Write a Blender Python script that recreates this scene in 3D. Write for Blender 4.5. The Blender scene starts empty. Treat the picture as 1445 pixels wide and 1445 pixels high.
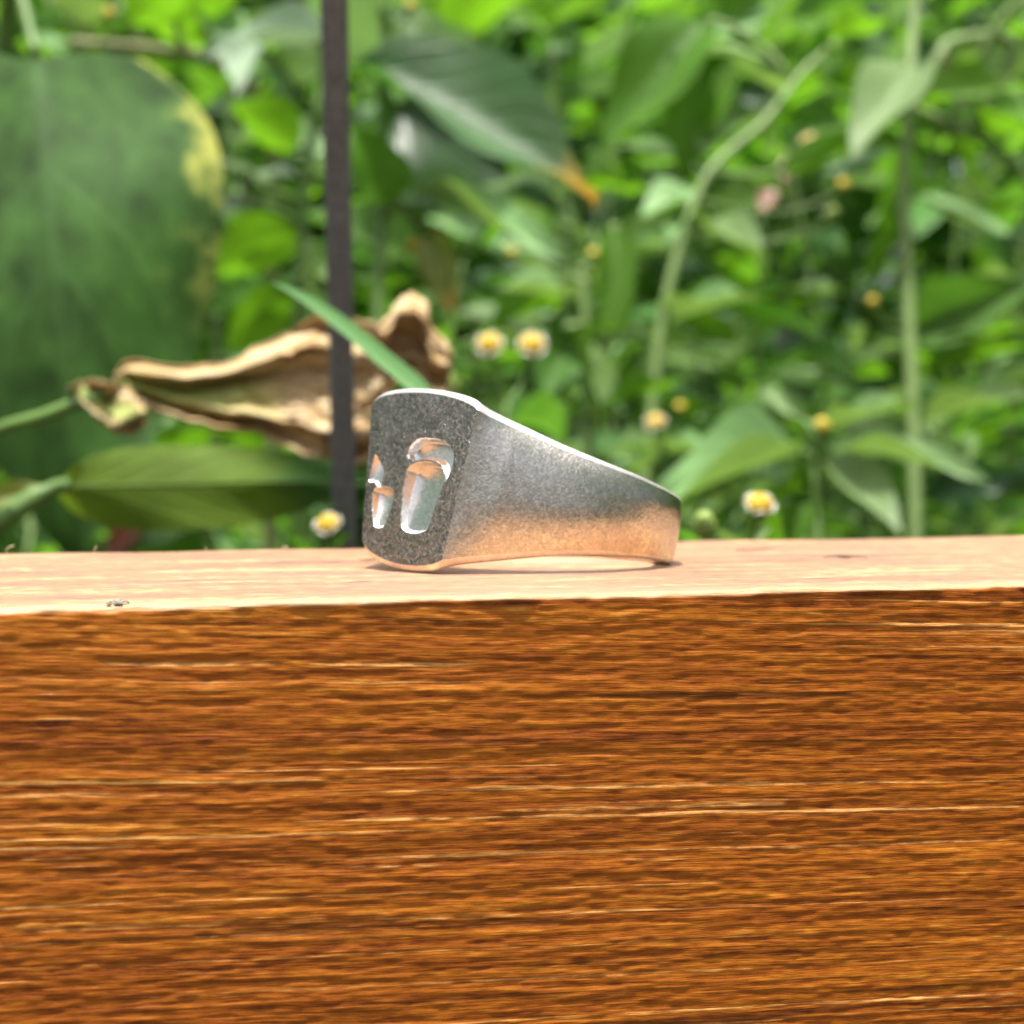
import bpy, math, random
import numpy as np
from mathutils import Vector, Matrix

R = math.radians
rng = np.random.default_rng(7)
random.seed(11)
sc = bpy.context.scene
col = sc.collection

# ------------------------------------------------------------------ camera
MM = 0.001
FPX, CX, CY = 2800.0, 722.5, 722.5          # focal length in photo pixels (1445 px frame)
PITCH = math.atan((722.5 - 605.0) / FPX)
CAM = Vector((0.0, -0.150, 0.0102))
FWD = Vector((0, math.cos(PITCH), -math.sin(PITCH)))
UPV = Vector((0, math.sin(PITCH), math.cos(PITCH)))
RIGHT = Vector((1, 0, 0))
cd = bpy.data.cameras.new('camera'); cam = bpy.data.objects.new('camera', cd); col.objects.link(cam)
cam.location = CAM
cam.rotation_euler = (math.pi / 2 - PITCH, 0, 0)
cd.sensor_width = 36; cd.sensor_fit = 'HORIZONTAL'; cd.lens = 36 * FPX / 1445.0
cd.clip_start = 0.005; cd.clip_end = 400
cd.dof.use_dof = True; cd.dof.focus_distance = 0.1280
cd.dof.aperture_fstop = cd.lens / 1.35
sc.camera = cam

# ------------------------------------------------------------------ light
SUN_EL, SUN_AZ = R(81), R(192)               # sun almost overhead, a little to the viewer's side
sunv = Vector((math.sin(SUN_AZ) * math.cos(SUN_EL), math.cos(SUN_AZ) * math.cos(SUN_EL), math.sin(SUN_EL)))
w = bpy.data.worlds.new('World'); sc.world = w; w.use_nodes = True
nt = w.node_tree; bg = nt.nodes['Background']
sky = nt.nodes.new('ShaderNodeTexSky'); sky.sky_type = 'NISHITA'; sky.sun_disc = False
sky.sun_elevation = SUN_EL; sky.sun_rotation = SUN_AZ; sky.dust_density = 7.0; sky.air_density = 0.6; sky.ozone_density = 0.3
hz_ = nt.nodes.new('ShaderNodeHueSaturation'); hz_.inputs['Saturation'].default_value = 0.45      # hazy, whitish sky
nt.links.new(sky.outputs[0], hz_.inputs['Color']); nt.links.new(hz_.outputs[0], bg.inputs[0]); bg.inputs[1].default_value = 0.15
sd = bpy.data.lights.new('sun', 'SUN'); so = bpy.data.objects.new('sun', sd); col.objects.link(so)
sd.energy = 4.8; sd.angle = R(0.53); sd.color = (1.0, 0.955, 0.88)
so.rotation_euler = (-sunv).to_track_quat('-Z', 'Y').to_euler()
so.location = sunv * 3
sc.view_settings.view_transform = 'Standard'; sc.view_settings.look = 'None'
sc.view_settings.exposure = 0.75; sc.view_settings.gamma = 1.0
sc.cycles.use_denoising = True
sc.cycles.max_bounces = 10; sc.cycles.transmission_bounces = 6

# ------------------------------------------------------------------ helpers
def at(px, py, d):
    """world point d millimetres down the view axis at photo pixel (px, py)"""
    d = d * MM
    return CAM + d * (FWD + (px - CX) / FPX * RIGHT + (CY - py) / FPX * UPV)

def tag(o, label=None, cat=None, group=None, kind=None):
    if label: o['label'] = label
    if cat: o['category'] = cat
    if group: o['group'] = group
    if kind: o['kind'] = kind
    return o

def empty(name, loc=(0, 0, 0)):
    o = bpy.data.objects.new(name, None); o.empty_display_size = 0.01
    col.objects.link(o); o.location = loc
    return o

def link_mesh(name, me, parent=None, mat=None):
    o = bpy.data.objects.new(name, me); col.objects.link(o)
    if mat and not me.materials: me.materials.append(mat)
    if parent:
        o.parent = parent
        o.matrix_parent_inverse = Matrix.Translation(-Vector(parent.location))
    return o

def mesh(name, verts, faces, smooth=True):
    me = bpy.data.meshes.new(name)
    me.from_pydata([tuple(v) for v in verts], [], [tuple(f) for f in faces])
    if smooth: me.polygons.foreach_set('use_smooth', [True] * len(me.polygons))
    me.update()
    return me

def grid_faces(nu, nv, close_u=False):
    f = []
    for i in range(nu if close_u else nu - 1):
        a = i * nv; b = ((i + 1) % nu) * nv
        for j in range(nv - 1):
            f.append((a + j, b + j, b + j + 1, a + j + 1))
    return f

def np_mesh(name, V, F, smooth=True):
    """fast mesh from numpy arrays, all faces of one length"""
    me = bpy.data.meshes.new(name)
    n = len(F); k = F.shape[1]
    me.vertices.add(len(V)); me.vertices.foreach_set('co', V.astype(np.float32).ravel())
    me.loops.add(n * k); me.loops.foreach_set('vertex_index', F.astype(np.int32).ravel())
    me.polygons.add(n); me.polygons.foreach_set('loop_start', np.arange(0, n * k, k, dtype=np.int32))
    if smooth: me.polygons.foreach_set('use_smooth', np.ones(n, bool))
    me.update(calc_edges=True); me.validate()
    return me

def spline(pts, n):
    """Catmull-Rom through points (Vectors)"""
    P = [Vector(p) for p in pts]
    if len(P) == 2: return [P[0].lerp(P[1], i / (n - 1)) for i in range(n)]
    P = [P[0] * 2 - P[1]] + P + [P[-1] * 2 - P[-2]]
    out = []; seg = len(P) - 3
    for i in range(n):
        s = i / (n - 1) * seg; k = min(int(s), seg - 1); t = s - k
        a, b, c, d = P[k:k + 4]
        d0, d1, d2 = max((b - a).length, 1e-7), max((c - b).length, 1e-7), max((d - c).length, 1e-7)
        m1 = ((b - a) / d0 * d1 + (c - b)) * 0.5      # slopes scaled to this span: no overshoot
        m2 = ((d - c) / d2 * d1 + (c - b)) * 0.5
        h00, h10, h01, h11 = 2*t**3 - 3*t*t + 1, t**3 - 2*t*t + t, -2*t**3 + 3*t*t, t**3 - t*t
        out.append(b * h00 + m1 * h10 + c * h01 + m2 * h11)
    return out

class MB:
    def __init__(s): s.v = []; s.f = []
    def tube(s, pts, r, sides=8, cap=True):
        n = len(pts); base = len(s.v)
        rr = r if isinstance(r, (list, tuple)) else [r] * n
        ref = Vector((0.13, 0.97, 0.21))
        for i, p in enumerate(pts):
            t = (pts[min(i + 1, n - 1)] - pts[max(i - 1, 0)])
            if t.length < 1e-9: t = Vector((0, 0, 1))
            t.normalize()
            a = t.cross(ref)
            if a.length < 1e-3: a = t.cross(Vector((1, 0, 0)))
            a.normalize(); b = t.cross(a)
            for k in range(sides):
                an = 2 * math.pi * k / sides
                s.v.append(p + (a * math.cos(an) + b * math.sin(an)) * rr[i])
        for i in range(n - 1):
            for k in range(sides):
                k2 = (k + 1) % sides
                s.f.append((base + i * sides + k, base + i * sides + k2, base + (i + 1) * sides + k2, base + (i + 1) * sides + k))
        if cap:
            s.f.append(tuple(base + k for k in range(sides))[::-1])
            s.f.append(tuple(base + (n - 1) * sides + k for k in range(sides)))
    def box(s, a, b):
        base = len(s.v)
        for x in (a[0], b[0]):
            for y in (a[1], b[1]):
                for z in (a[2], b[2]): s.v.append(Vector((x, y, z)))
        for q in ((0, 1, 3, 2), (4, 6, 7, 5), (0, 4, 5, 1), (2, 3, 7, 6), (0, 2, 6, 4), (1, 5, 7, 3)):
            s.f.append(tuple(base + i for i in q))
    def build(s, name, mat, parent=None, smooth=True):
        return link_mesh(name, mesh(name, s.v, s.f, smooth), parent, mat)

def vnoise(x, y, seed):
    """smooth value noise in [-1, 1] on numpy arrays"""
    xi = np.floor(x).astype(np.int64); yi = np.floor(y).astype(np.int64)
    fx = x - xi; fy = y - yi
    fx = fx * fx * (3 - 2 * fx); fy = fy * fy * (3 - 2 * fy)
    def h(a, b):
        n = (a * 374761393 + b * 668265263 + seed * 1442695041) & 0xffffffff
        n = ((n ^ (n >> 13)) * 1274126177) & 0xffffffff
        n = n ^ (n >> 16)
        return (n & 0xffff) / 32767.5 - 1.0
    a = h(xi, yi); b = h(xi + 1, yi); c = h(xi, yi + 1); d = h(xi + 1, yi + 1)
    return (a * (1 - fx) + b * fx) * (1 - fy) + (c * (1 - fx) + d * fx) * fy

# ------------------------------------------------------------------ materials
class NT:
    """small node-tree builder"""
    def __init__(s, name):
        s.m = bpy.data.materials.new(name); s.m.use_nodes = True
        s.t = s.m.node_tree; s.t.nodes.clear()
        s.out = s.n('ShaderNodeOutputMaterial')
    def n(s, kind, **kw):
        x = s.t.nodes.new(kind)
        for k, v in kw.items(): setattr(x, k, v)
        return x
    def l(s, a, b): s.t.links.new(a, b)
    def val(s, sock, v):
        if hasattr(v, 'links') or isinstance(v, bpy.types.NodeSocket): s.l(v, sock)
        else: sock.default_value = v
    def math(s, op, a, b=0.0, clamp=False):
        x = s.n('ShaderNodeMath', operation=op, use_clamp=clamp); s.val(x.inputs[0], a); s.val(x.inputs[1], b)
        return x.outputs[0]
    def mix(s, f, a, b, blend='MIX'):
        x = s.n('ShaderNodeMix', data_type='RGBA', blend_type=blend); s.val(x.inputs[0], f)
        for i, v in ((6, a), (7, b)):
            if isinstance(v, (tuple, list)): x.inputs[i].default_value = (*v[:3], 1)
            else: s.l(v, x.inputs[i])
        return x.outputs[2]
    def ramp(s, f, stops, interp='LINEAR'):
        x = s.n('ShaderNodeValToRGB'); x.color_ramp.interpolation = interp
        e = x.color_ramp.elements
        while len(e) < len(stops): e.new(0.5)
        for k, (p, c) in zip(e, stops):
            k.position = p; k.color = (*c, 1) if isinstance(c, (tuple, list)) else (c, c, c, 1)
        s.l(f, x.inputs[0]); return x.outputs[0]
    def mapping(s, vec, scale=(1, 1, 1), rot=(0, 0, 0), loc=(0, 0, 0)):
        x = s.n('ShaderNodeMapping'); s.l(vec, x.inputs[0])
        x.inputs['Scale'].default_value = scale; x.inputs['Rotation'].default_value = rot; x.inputs['Location'].default_value = loc
        return x.outputs[0]
    def noise(s, vec, scale=1.0, detail=3.0, rough=0.55, dist=0.0):
        x = s.n('ShaderNodeTexNoise'); s.l(vec, x.inputs['Vector'])
        x.inputs['Scale'].default_value = scale; x.inputs['Detail'].default_value = detail
        x.inputs['Roughness'].default_value = rough; x.inputs['Distortion'].default_value = dist
        return x.outputs[0]
    def bump(s, h, strength, dist, normal=None):
        x = s.n('ShaderNodeBump'); s.l(h, x.inputs['Height'])
        x.inputs['Strength'].default_value = strength; x.inputs['Distance'].default_value = dist
        if normal: s.l(normal, x.inputs['Normal'])
        return x.outputs[0]
    def bsdf(s, **kw):
        x = s.n('ShaderNodeBsdfPrincipled')
        for k, v in kw.items():
            k = k.replace('_', ' ')
            sk = x.inputs[k]
            if isinstance(v, (tuple, list)): sk.default_value = (*v[:3], 1)
            else: s.val(sk, v)
        return x
    def done(s, shader): s.l(shader, s.out.inputs[0]); return s.m

def simple_mat(name, c, rough=0.5, var=0.25, scale=300, metal=0.0, bump=0.0, spec=0.5, trans=0.0, tk=(1, 1, 1)):
    t = NT(name); tc = t.n('ShaderNodeTexCoord').outputs['Object']
    n = t.noise(tc, scale, 4)
    dark = tuple(x * (1 - var) for x in c); light = tuple(min(1, x * (1 + var)) for x in c)
    cc = t.ramp(n, [(0.3, dark), (0.7, light)])
    b = t.bsdf(Base_Color=cc, Roughness=rough, Metallic=metal); b.inputs['Specular IOR Level'].default_value = spec
    if bump: t.l(t.bump(n, 0.6, bump), b.inputs['Normal'])
    if trans:
        tr = t.n('ShaderNodeBsdfTranslucent'); t.l(t.mix(1.0, cc, tk, 'MULTIPLY'), tr.inputs[0])
        mx = t.n('ShaderNodeMixShader'); mx.inputs[0].default_value = trans
        t.l(b.outputs[0], mx.inputs[1]); t.l(tr.outputs[0], mx.inputs[2])
        return t.done(mx.outputs[0])
    return t.done(b.outputs[0])

def leaf_mat(name, c, trans_c, rough=0.42, trans=0.45, vein=0.35, veins=7.0, spec=0.5, edge=None, tipc=None, patch=0.3, mottle=2.2):
    t = NT(name)
    uv = t.n('ShaderNodeUVMap').outputs[0]
    sep = t.n('ShaderNodeSeparateXYZ'); t.l(uv, sep.inputs[0]); u, v = sep.outputs[0], sep.outputs[1]
    ob = t.n('ShaderNodeObjectInfo')
    tc = t.n('ShaderNodeTexCoord').outputs['Object']
    wv = t.n('ShaderNodeVectorMath', operation='ADD'); t.l(tc, wv.inputs[0]); t.l(ob.outputs['Random'], wv.inputs[1])
    big = t.noise(wv.outputs[0], mottle, 5, 0.65)
    a = t.math('ABSOLUTE', t.math('SUBTRACT', v, 0.5))
    mid = t.math('SUBTRACT', 1.0, t.math('MULTIPLY', a, 26.0), True)
    ph = t.math('MULTIPLY', t.math('SUBTRACT', u, t.math('MULTIPLY', a, 0.75)), veins)
    fr = t.math('ABSOLUTE', t.math('SUBTRACT', t.math('FRACT', ph), 0.5))
    side = t.math('SUBTRACT', 1.0, t.math('MULTIPLY', fr, 9.0), True)
    vn = t.math('MAXIMUM', mid, t.math('MULTIPLY', side, 0.55))
    dark = tuple(x * (1 - patch) for x in c); light = tuple(x * (1 + patch) for x in c)
    base = t.ramp(big, [(0.33, dark), (0.68, light)])
    base = t.mix(t.math('MULTIPLY', vn, vein), base, tuple(min(1, x * 2.0 + 0.03) for x in c))
    tcol = t.mix(t.math('MULTIPLY', vn, vein * 0.6), t.ramp(big, [(0.3, tuple(x * 0.8 for x in trans_c)), (0.7, tuple(min(1, x * 1.15) for x in trans_c))]), tuple(x * 0.55 for x in trans_c))
    if edge:
        e0 = t.math('ADD', v, t.math('MULTIPLY', t.math('SUBTRACT', big, 0.5), 0.75))
        f = t.math('MULTIPLY', t.math('MULTIPLY', t.math('SUBTRACT', e0, edge[1]), 9.0, True), t.math('MULTIPLY', t.math('SUBTRACT', edge[2], u), 6.0, True))
        base = t.mix(f, base, edge[0]); tcol = t.mix(f, tcol, edge[0])
    if tipc:
        e0 = t.math('ADD', u, t.math('MULTIPLY', t.math('SUBTRACT', big, 0.5), 0.35))
        f = t.math('MULTIPLY', t.math('SUBTRACT', e0, tipc[1]), 7.0, True)
        base = t.mix(f, base, tipc[0]); tcol = t.mix(f, tcol, tipc[0])
    hs = t.n('ShaderNodeHueSaturation'); t.l(base, hs.inputs['Color'])
    t.l(t.math('ADD', 0.75, t.math('MULTIPLY', ob.outputs['Random'], 0.5)), hs.inputs['Value'])
    t.l(t.math('ADD', 0.485, t.math('MULTIPLY', ob.outputs['Random'], 0.03)), hs.inputs['Hue'])
    b = t.bsdf(Base_Color=hs.outputs[0], Roughness=rough); b.inputs['Specular IOR Level'].default_value = spec
    t.l(t.bump(t.math('ADD', vn, t.math('MULTIPLY', big, 0.6)), 0.5, 0.0006), b.inputs['Normal'])
    tr = t.n('ShaderNodeBsdfTranslucent'); t.l(tcol, tr.inputs[0])
    mx = t.n('ShaderNodeMixShader'); mx.inputs[0].default_value = trans
    t.l(b.outputs[0], mx.inputs[1]); t.l(tr.outputs[0], mx.inputs[2])
    return t.done(mx.outputs[0])

M = {}
M['bright'] = leaf_mat('leaf_bright', (0.080, 0.19, 0.014), (0.16, 0.38, 0.012), trans=0.52, rough=0.55, spec=0.35)
M['mid'] = leaf_mat('leaf_mid', (0.060, 0.15, 0.022), (0.14, 0.36, 0.025), trans=0.4, rough=0.55, spec=0.35)
M['pale'] = leaf_mat('leaf_sky_sheen', (0.165, 0.28, 0.105), (0.28, 0.48, 0.08), rough=0.55, trans=0.25, vein=0.2, spec=0.4, patch=0.15)  # sky sheen on upturned blades put into a paler base colour
M['glint'] = leaf_mat('leaf_sky_glint', (0.25, 0.35, 0.23), (0.3, 0.45, 0.2), rough=0.4, trans=0.2, vein=0.1, patch=0.1)  # strongest sky reflections on blades, painted as a still lighter green
M['dark'] = leaf_mat('leaf_dark', (0.028, 0.075, 0.022), (0.05, 0.15, 0.02), rough=0.4, trans=0.25)
M['big'] = leaf_mat('leaf_broad', (0.032, 0.070, 0.013), (0.05, 0.13, 0.012), rough=0.6, trans=0.2, vein=0.14, veins=5,
                    edge=((0.25, 0.25, 0.05), 0.93, 0.6), spec=0.12, patch=0.6, mottle=6.0)
M['tip'] = leaf_mat('leaf_yellow_tip', (0.045, 0.11, 0.035), (0.10, 0.28, 0.03), rough=0.5, trans=0.3, vein=0.22,
                    tipc=((0.60, 0.36, 0.05), 0.80), spec=0.4)
M['low'] = leaf_mat('leaf_low', (0.095, 0.145, 0.016), (0.20, 0.32, 0.02), rough=0.6, trans=0.4, vein=0.12, tipc=((0.035, 0.085, 0.016), 0.62), spec=0.2)
M['yellowing'] = leaf_mat('leaf_yellowing', (0.16, 0.19, 0.03), (0.35, 0.42, 0.05), trans=0.4, tipc=((0.5, 0.33, 0.05), 0.7))
M['russet'] = leaf_mat('leaf_russet', (0.22, 0.05, 0.025), (0.30, 0.06, 0.02), trans=0.3)
M['dead'] = leaf_mat('leaf_dead', (0.30, 0.17, 0.12), (0.35, 0.2, 0.12), trans=0.25)
M['stem'] = simple_mat('stem_green', (0.13, 0.24, 0.055), 0.5, 0.2, 80, trans=0.3)
M['stem_pale'] = simple_mat('stem_pale', (0.22, 0.33, 0.11), 0.5, 0.2, 80, trans=0.3)
M['stalk_brown'] = simple_mat('stalk_brown', (0.17, 0.19, 0.07), 0.6, 0.3, 120)
M['petal'] = simple_mat('petal_white', (0.62, 0.62, 0.56), 0.6, 0.06, 400, trans=0.25)
M['disc'] = simple_mat('disc_yellow', (0.50, 0.32, 0.003), 0.6, 0.25, 2500, bump=0.0004)
M['disc_ochre'] = simple_mat('disc_ochre', (0.52, 0.40, 0.04), 0.6, 0.3, 2500, bump=0.0004)
M['cup'] = simple_mat('flower_cup', (0.14, 0.26, 0.06), 0.5, 0.25, 600, trans=0.2)
M['bud'] = simple_mat('bud_green', (0.30, 0.42, 0.10), 0.5, 0.25, 600, trans=0.2)
M['rod'] = simple_mat('rod_metal', (0.16, 0.17, 0.174), 0.6, 0.25, 900, metal=0.0, bump=0.0002, spec=0.4)
M['soil'] = simple_mat('soil', (0.06, 0.045, 0.03), 0.95, 0.5, 25, bump=0.01)
M['siding'] = simple_mat('siding_paint', (0.13, 0.125, 0.12), 0.6, 0.1, 6)
M['roof'] = simple_mat('roof_shingle', (0.06, 0.055, 0.05), 0.9, 0.4, 20)
M['bark'] = simple_mat('bark', (0.10, 0.07, 0.05), 0.9, 0.4, 60, bump=0.003)

# -------------------------------------------------------------- wood
GRAIN = R(-1.9)       # grain runs at a slight angle to the rail's edge
def wood_mat():
    t = NT('stained_wood')
    oc = t.n('ShaderNodeTexCoord').outputs['Object']
    sep = t.n('ShaderNodeSeparateXYZ'); t.l(oc, sep.inputs[0])
    rot = t.mapping(oc, rot=(0, GRAIN, 0))
    wob = t.noise(t.mapping(rot, (45, 160, 160)), 1, 3)
    wv = t.n('ShaderNodeVectorMath', operation='MULTIPLY_ADD')
    t.l(wob, wv.inputs[0]); wv.inputs[1].default_value = (0, 0.0006, 0.0006); t.l(rot, wv.inputs[2])
    p = wv.outputs[0]
    bands = t.noise(t.mapping(p, (9, 300, 300)), 1, 3, 0.6)
    g1 = t.noise(t.mapping(p, (34, 2000, 2000)), 1, 4, 0.6)
    g2 = t.noise(t.mapping(p, (330, 5200, 5200)), 1, 3, 0.6)
    spot = t.noise(t.mapping(p, (900, 2600, 2600)), 1, 4, 0.65)
    f = t.math('ADD', t.math('MULTIPLY', g1, 0.34), t.math('ADD', t.math('MULTIPLY', g2, 0.34), t.math('ADD', t.math('MULTIPLY', bands, 0.24), t.math('MULTIPLY', spot, 0.28))))
    f = t.math('SUBTRACT', f, 0.10)
    front = t.ramp(f, [(0.35, (0.115, 0.025, 0.003)), (0.43, (0.235, 0.058, 0.005)), (0.51, (0.335, 0.094, 0.007)), (0.58, (0.42, 0.134, 0.010)), (0.67, (0.57, 0.245, 0.032))])
    streak = t.noise(t.mapping(p, (9, 2700, 2700), loc=(3, 1, 7)), 1, 2, 0.4)
    brk = t.math('ADD', t.math('MULTIPLY', t.noise(t.mapping(p, (55, 900, 900), loc=(1, 8, 3)), 1, 4, 0.65), 0.6), t.math('MULTIPLY', spot, 0.4))
    sk = t.ramp(streak, [(0.63, 0.0), (0.70, 1.0)])
    front = t.mix(t.math('MULTIPLY', sk, t.math('MULTIPLY', t.math('SUBTRACT', brk, 0.33), 3.6, True)), front, (0.86, 0.47, 0.15))
    crack = t.noise(t.mapping(p, (24, 1700, 1700), loc=(9, 4, 2)), 1, 3, 0.5)
    ck = t.ramp(crack, [(0.315, 1.0), (0.375, 0.0)])
    front = t.mix(t.math('MULTIPLY', ck, 0.6), front, (0.035, 0.010, 0.003))
    # top: same stain, sun glare painted into a paler colour, paler along the arris
    tp = t.mapping(oc, (1, 1, 1))
    t1 = t.noise(t.mapping(tp, (45, 260, 260)), 1, 4, 0.62)
    t2 = t.noise(t.mapping(tp, (700, 750, 750)), 1, 4, 0.65)
    tf = t.math('ADD', t.math('MULTIPLY', t1, 0.6), t.math('MULTIPLY', t2, 0.4))
    top = t.ramp(tf, [(0.36, (0.14, 0.040, 0.010)), (0.44, (0.30, 0.112, 0.030)), (0.53, (0.40, 0.170, 0.050)), (0.61, (0.62, 0.37, 0.13))])
    pit = t.noise(t.mapping(tp, (170, 520, 520), loc=(5, 2, 8)), 1, 3, 0.6)
    top = t.mix(t.ramp(pit, [(0.31, 0.95), (0.36, 0.0)]), top, (0.07, 0.03, 0.018))
    arr = t.math('ADD', sep.outputs[1], t.math('MULTIPLY', t.math('SUBTRACT', t1, 0.5), 0.004))
    top = t.mix(t.math('MULTIPLY', t.math('SUBTRACT', 0.0035, arr), 180.0, True), top, (0.42, 0.27, 0.13))
    ez = t.math('ADD', sep.outputs[2], t.math('MULTIPLY', t.math('SUBTRACT', g1, 0.5), 0.0006))
    ft = t.math('MULTIPLY', t.math('ADD', ez, 0.00042), 6000.0, True)
    cc = t.mix(ft, front, top)
    rough = t.math('ADD', 0.40, t.math('MULTIPLY', ft, 0.14))
    b = t.bsdf(Base_Color=cc, Roughness=rough)
    t.l(t.math('ADD', 0.28, t.math('MULTIPLY', ft, 0.25)), b.inputs['Specular IOR Level'])
    t.l(t.math('MULTIPLY', ft, 0.6), b.inputs['Sheen Weight']); b.inputs['Sheen Roughness'].default_value = 0.5
    h = t.math('ADD', t.math('MULTIPLY', g1, 0.5), t.math('MULTIPLY', g2, 0.5))
    t.l(t.bump(h, 0.7, 0.00018), b.inputs['Normal'])
    return t.done(b.outputs[0])
M['wood'] = wood_mat()

# -------------------------------------------------------------- silver
def silver(name, ramp, rough, bump, bdist):
    t = NT(name); oc = t.n('ShaderNodeTexCoord').outputs['Object']
    sc1 = t.noise(oc, 2600, 4, 0.6, 1.6)
    sc2 = t.noise(oc, 5200, 3, 0.6, 1.0)
    sc3 = t.noise(oc, 260, 3, 0.5)
    cc = t.ramp(sc1, [(0.34, ramp[0]), (0.52, ramp[1]), (0.68, ramp[2])])
    rg = t.ramp(sc2, [(0.3, rough[0]), (0.7, rough[1])])
    b = t.bsdf(Base_Color=cc, Roughness=rg, Metallic=1.0)
    h = t.math('ADD', t.math('MULTIPLY', sc1, 0.8), t.math('ADD', t.math('MULTIPLY', sc2, 0.5), t.math('MULTIPLY', sc3, 1.2)))
    t.l(t.bump(h, bump, bdist), b.inputs['Normal'])
    return t.done(b.outputs[0])
M['silver'] = silver('silver_worn', ((0.17, 0.168, 0.168), (0.36, 0.355, 0.35), (0.74, 0.72, 0.70)), (0.20, 0.30), 0.9, 0.00011)
M['silver_band'] = silver('silver_satin', ((0.46, 0.44, 0.385), (0.62, 0.595, 0.525), (0.82, 0.785, 0.69)), (0.14, 0.22), 0.45, 0.00008)
M['silver_bevel'] = silver('silver_bevel', ((0.70, 0.68, 0.65), (0.80, 0.78, 0.75), (0.92, 0.90, 0.87)), (0.46, 0.56), 0.3, 0.00005)
M['silver_polish'] = silver('silver_polished', ((0.78, 0.76, 0.73), (0.84, 0.82, 0.79), (0.90, 0.88, 0.85)), (0.10, 0.16), 0.5, 0.00007)

# ================================================================== the setting
GZ = -0.55
def ground():
    n = 81; xs = np.sign(np.linspace(-1, 1, n)) * np.abs(np.linspace(-1, 1, n)) ** 2.6 * 60
    X, Y = np.meshgrid(xs, xs, indexing='ij')
    Z = GZ + 0.03 * vnoise(X * 2.3, Y * 2.3, 3) + 0.015 * vnoise(X * 9, Y * 9, 4) + 0.25 * np.clip((Y - 0.9) / 3, 0, 1)
    V = np.stack([X, Y, Z], -1).reshape(-1, 3)
    me = np_mesh('ground', V, np.array(grid_faces(n, n)))
    o = link_mesh('ground', me, None, M['soil']); tag(o, kind='structure'); return o
ground()

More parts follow.
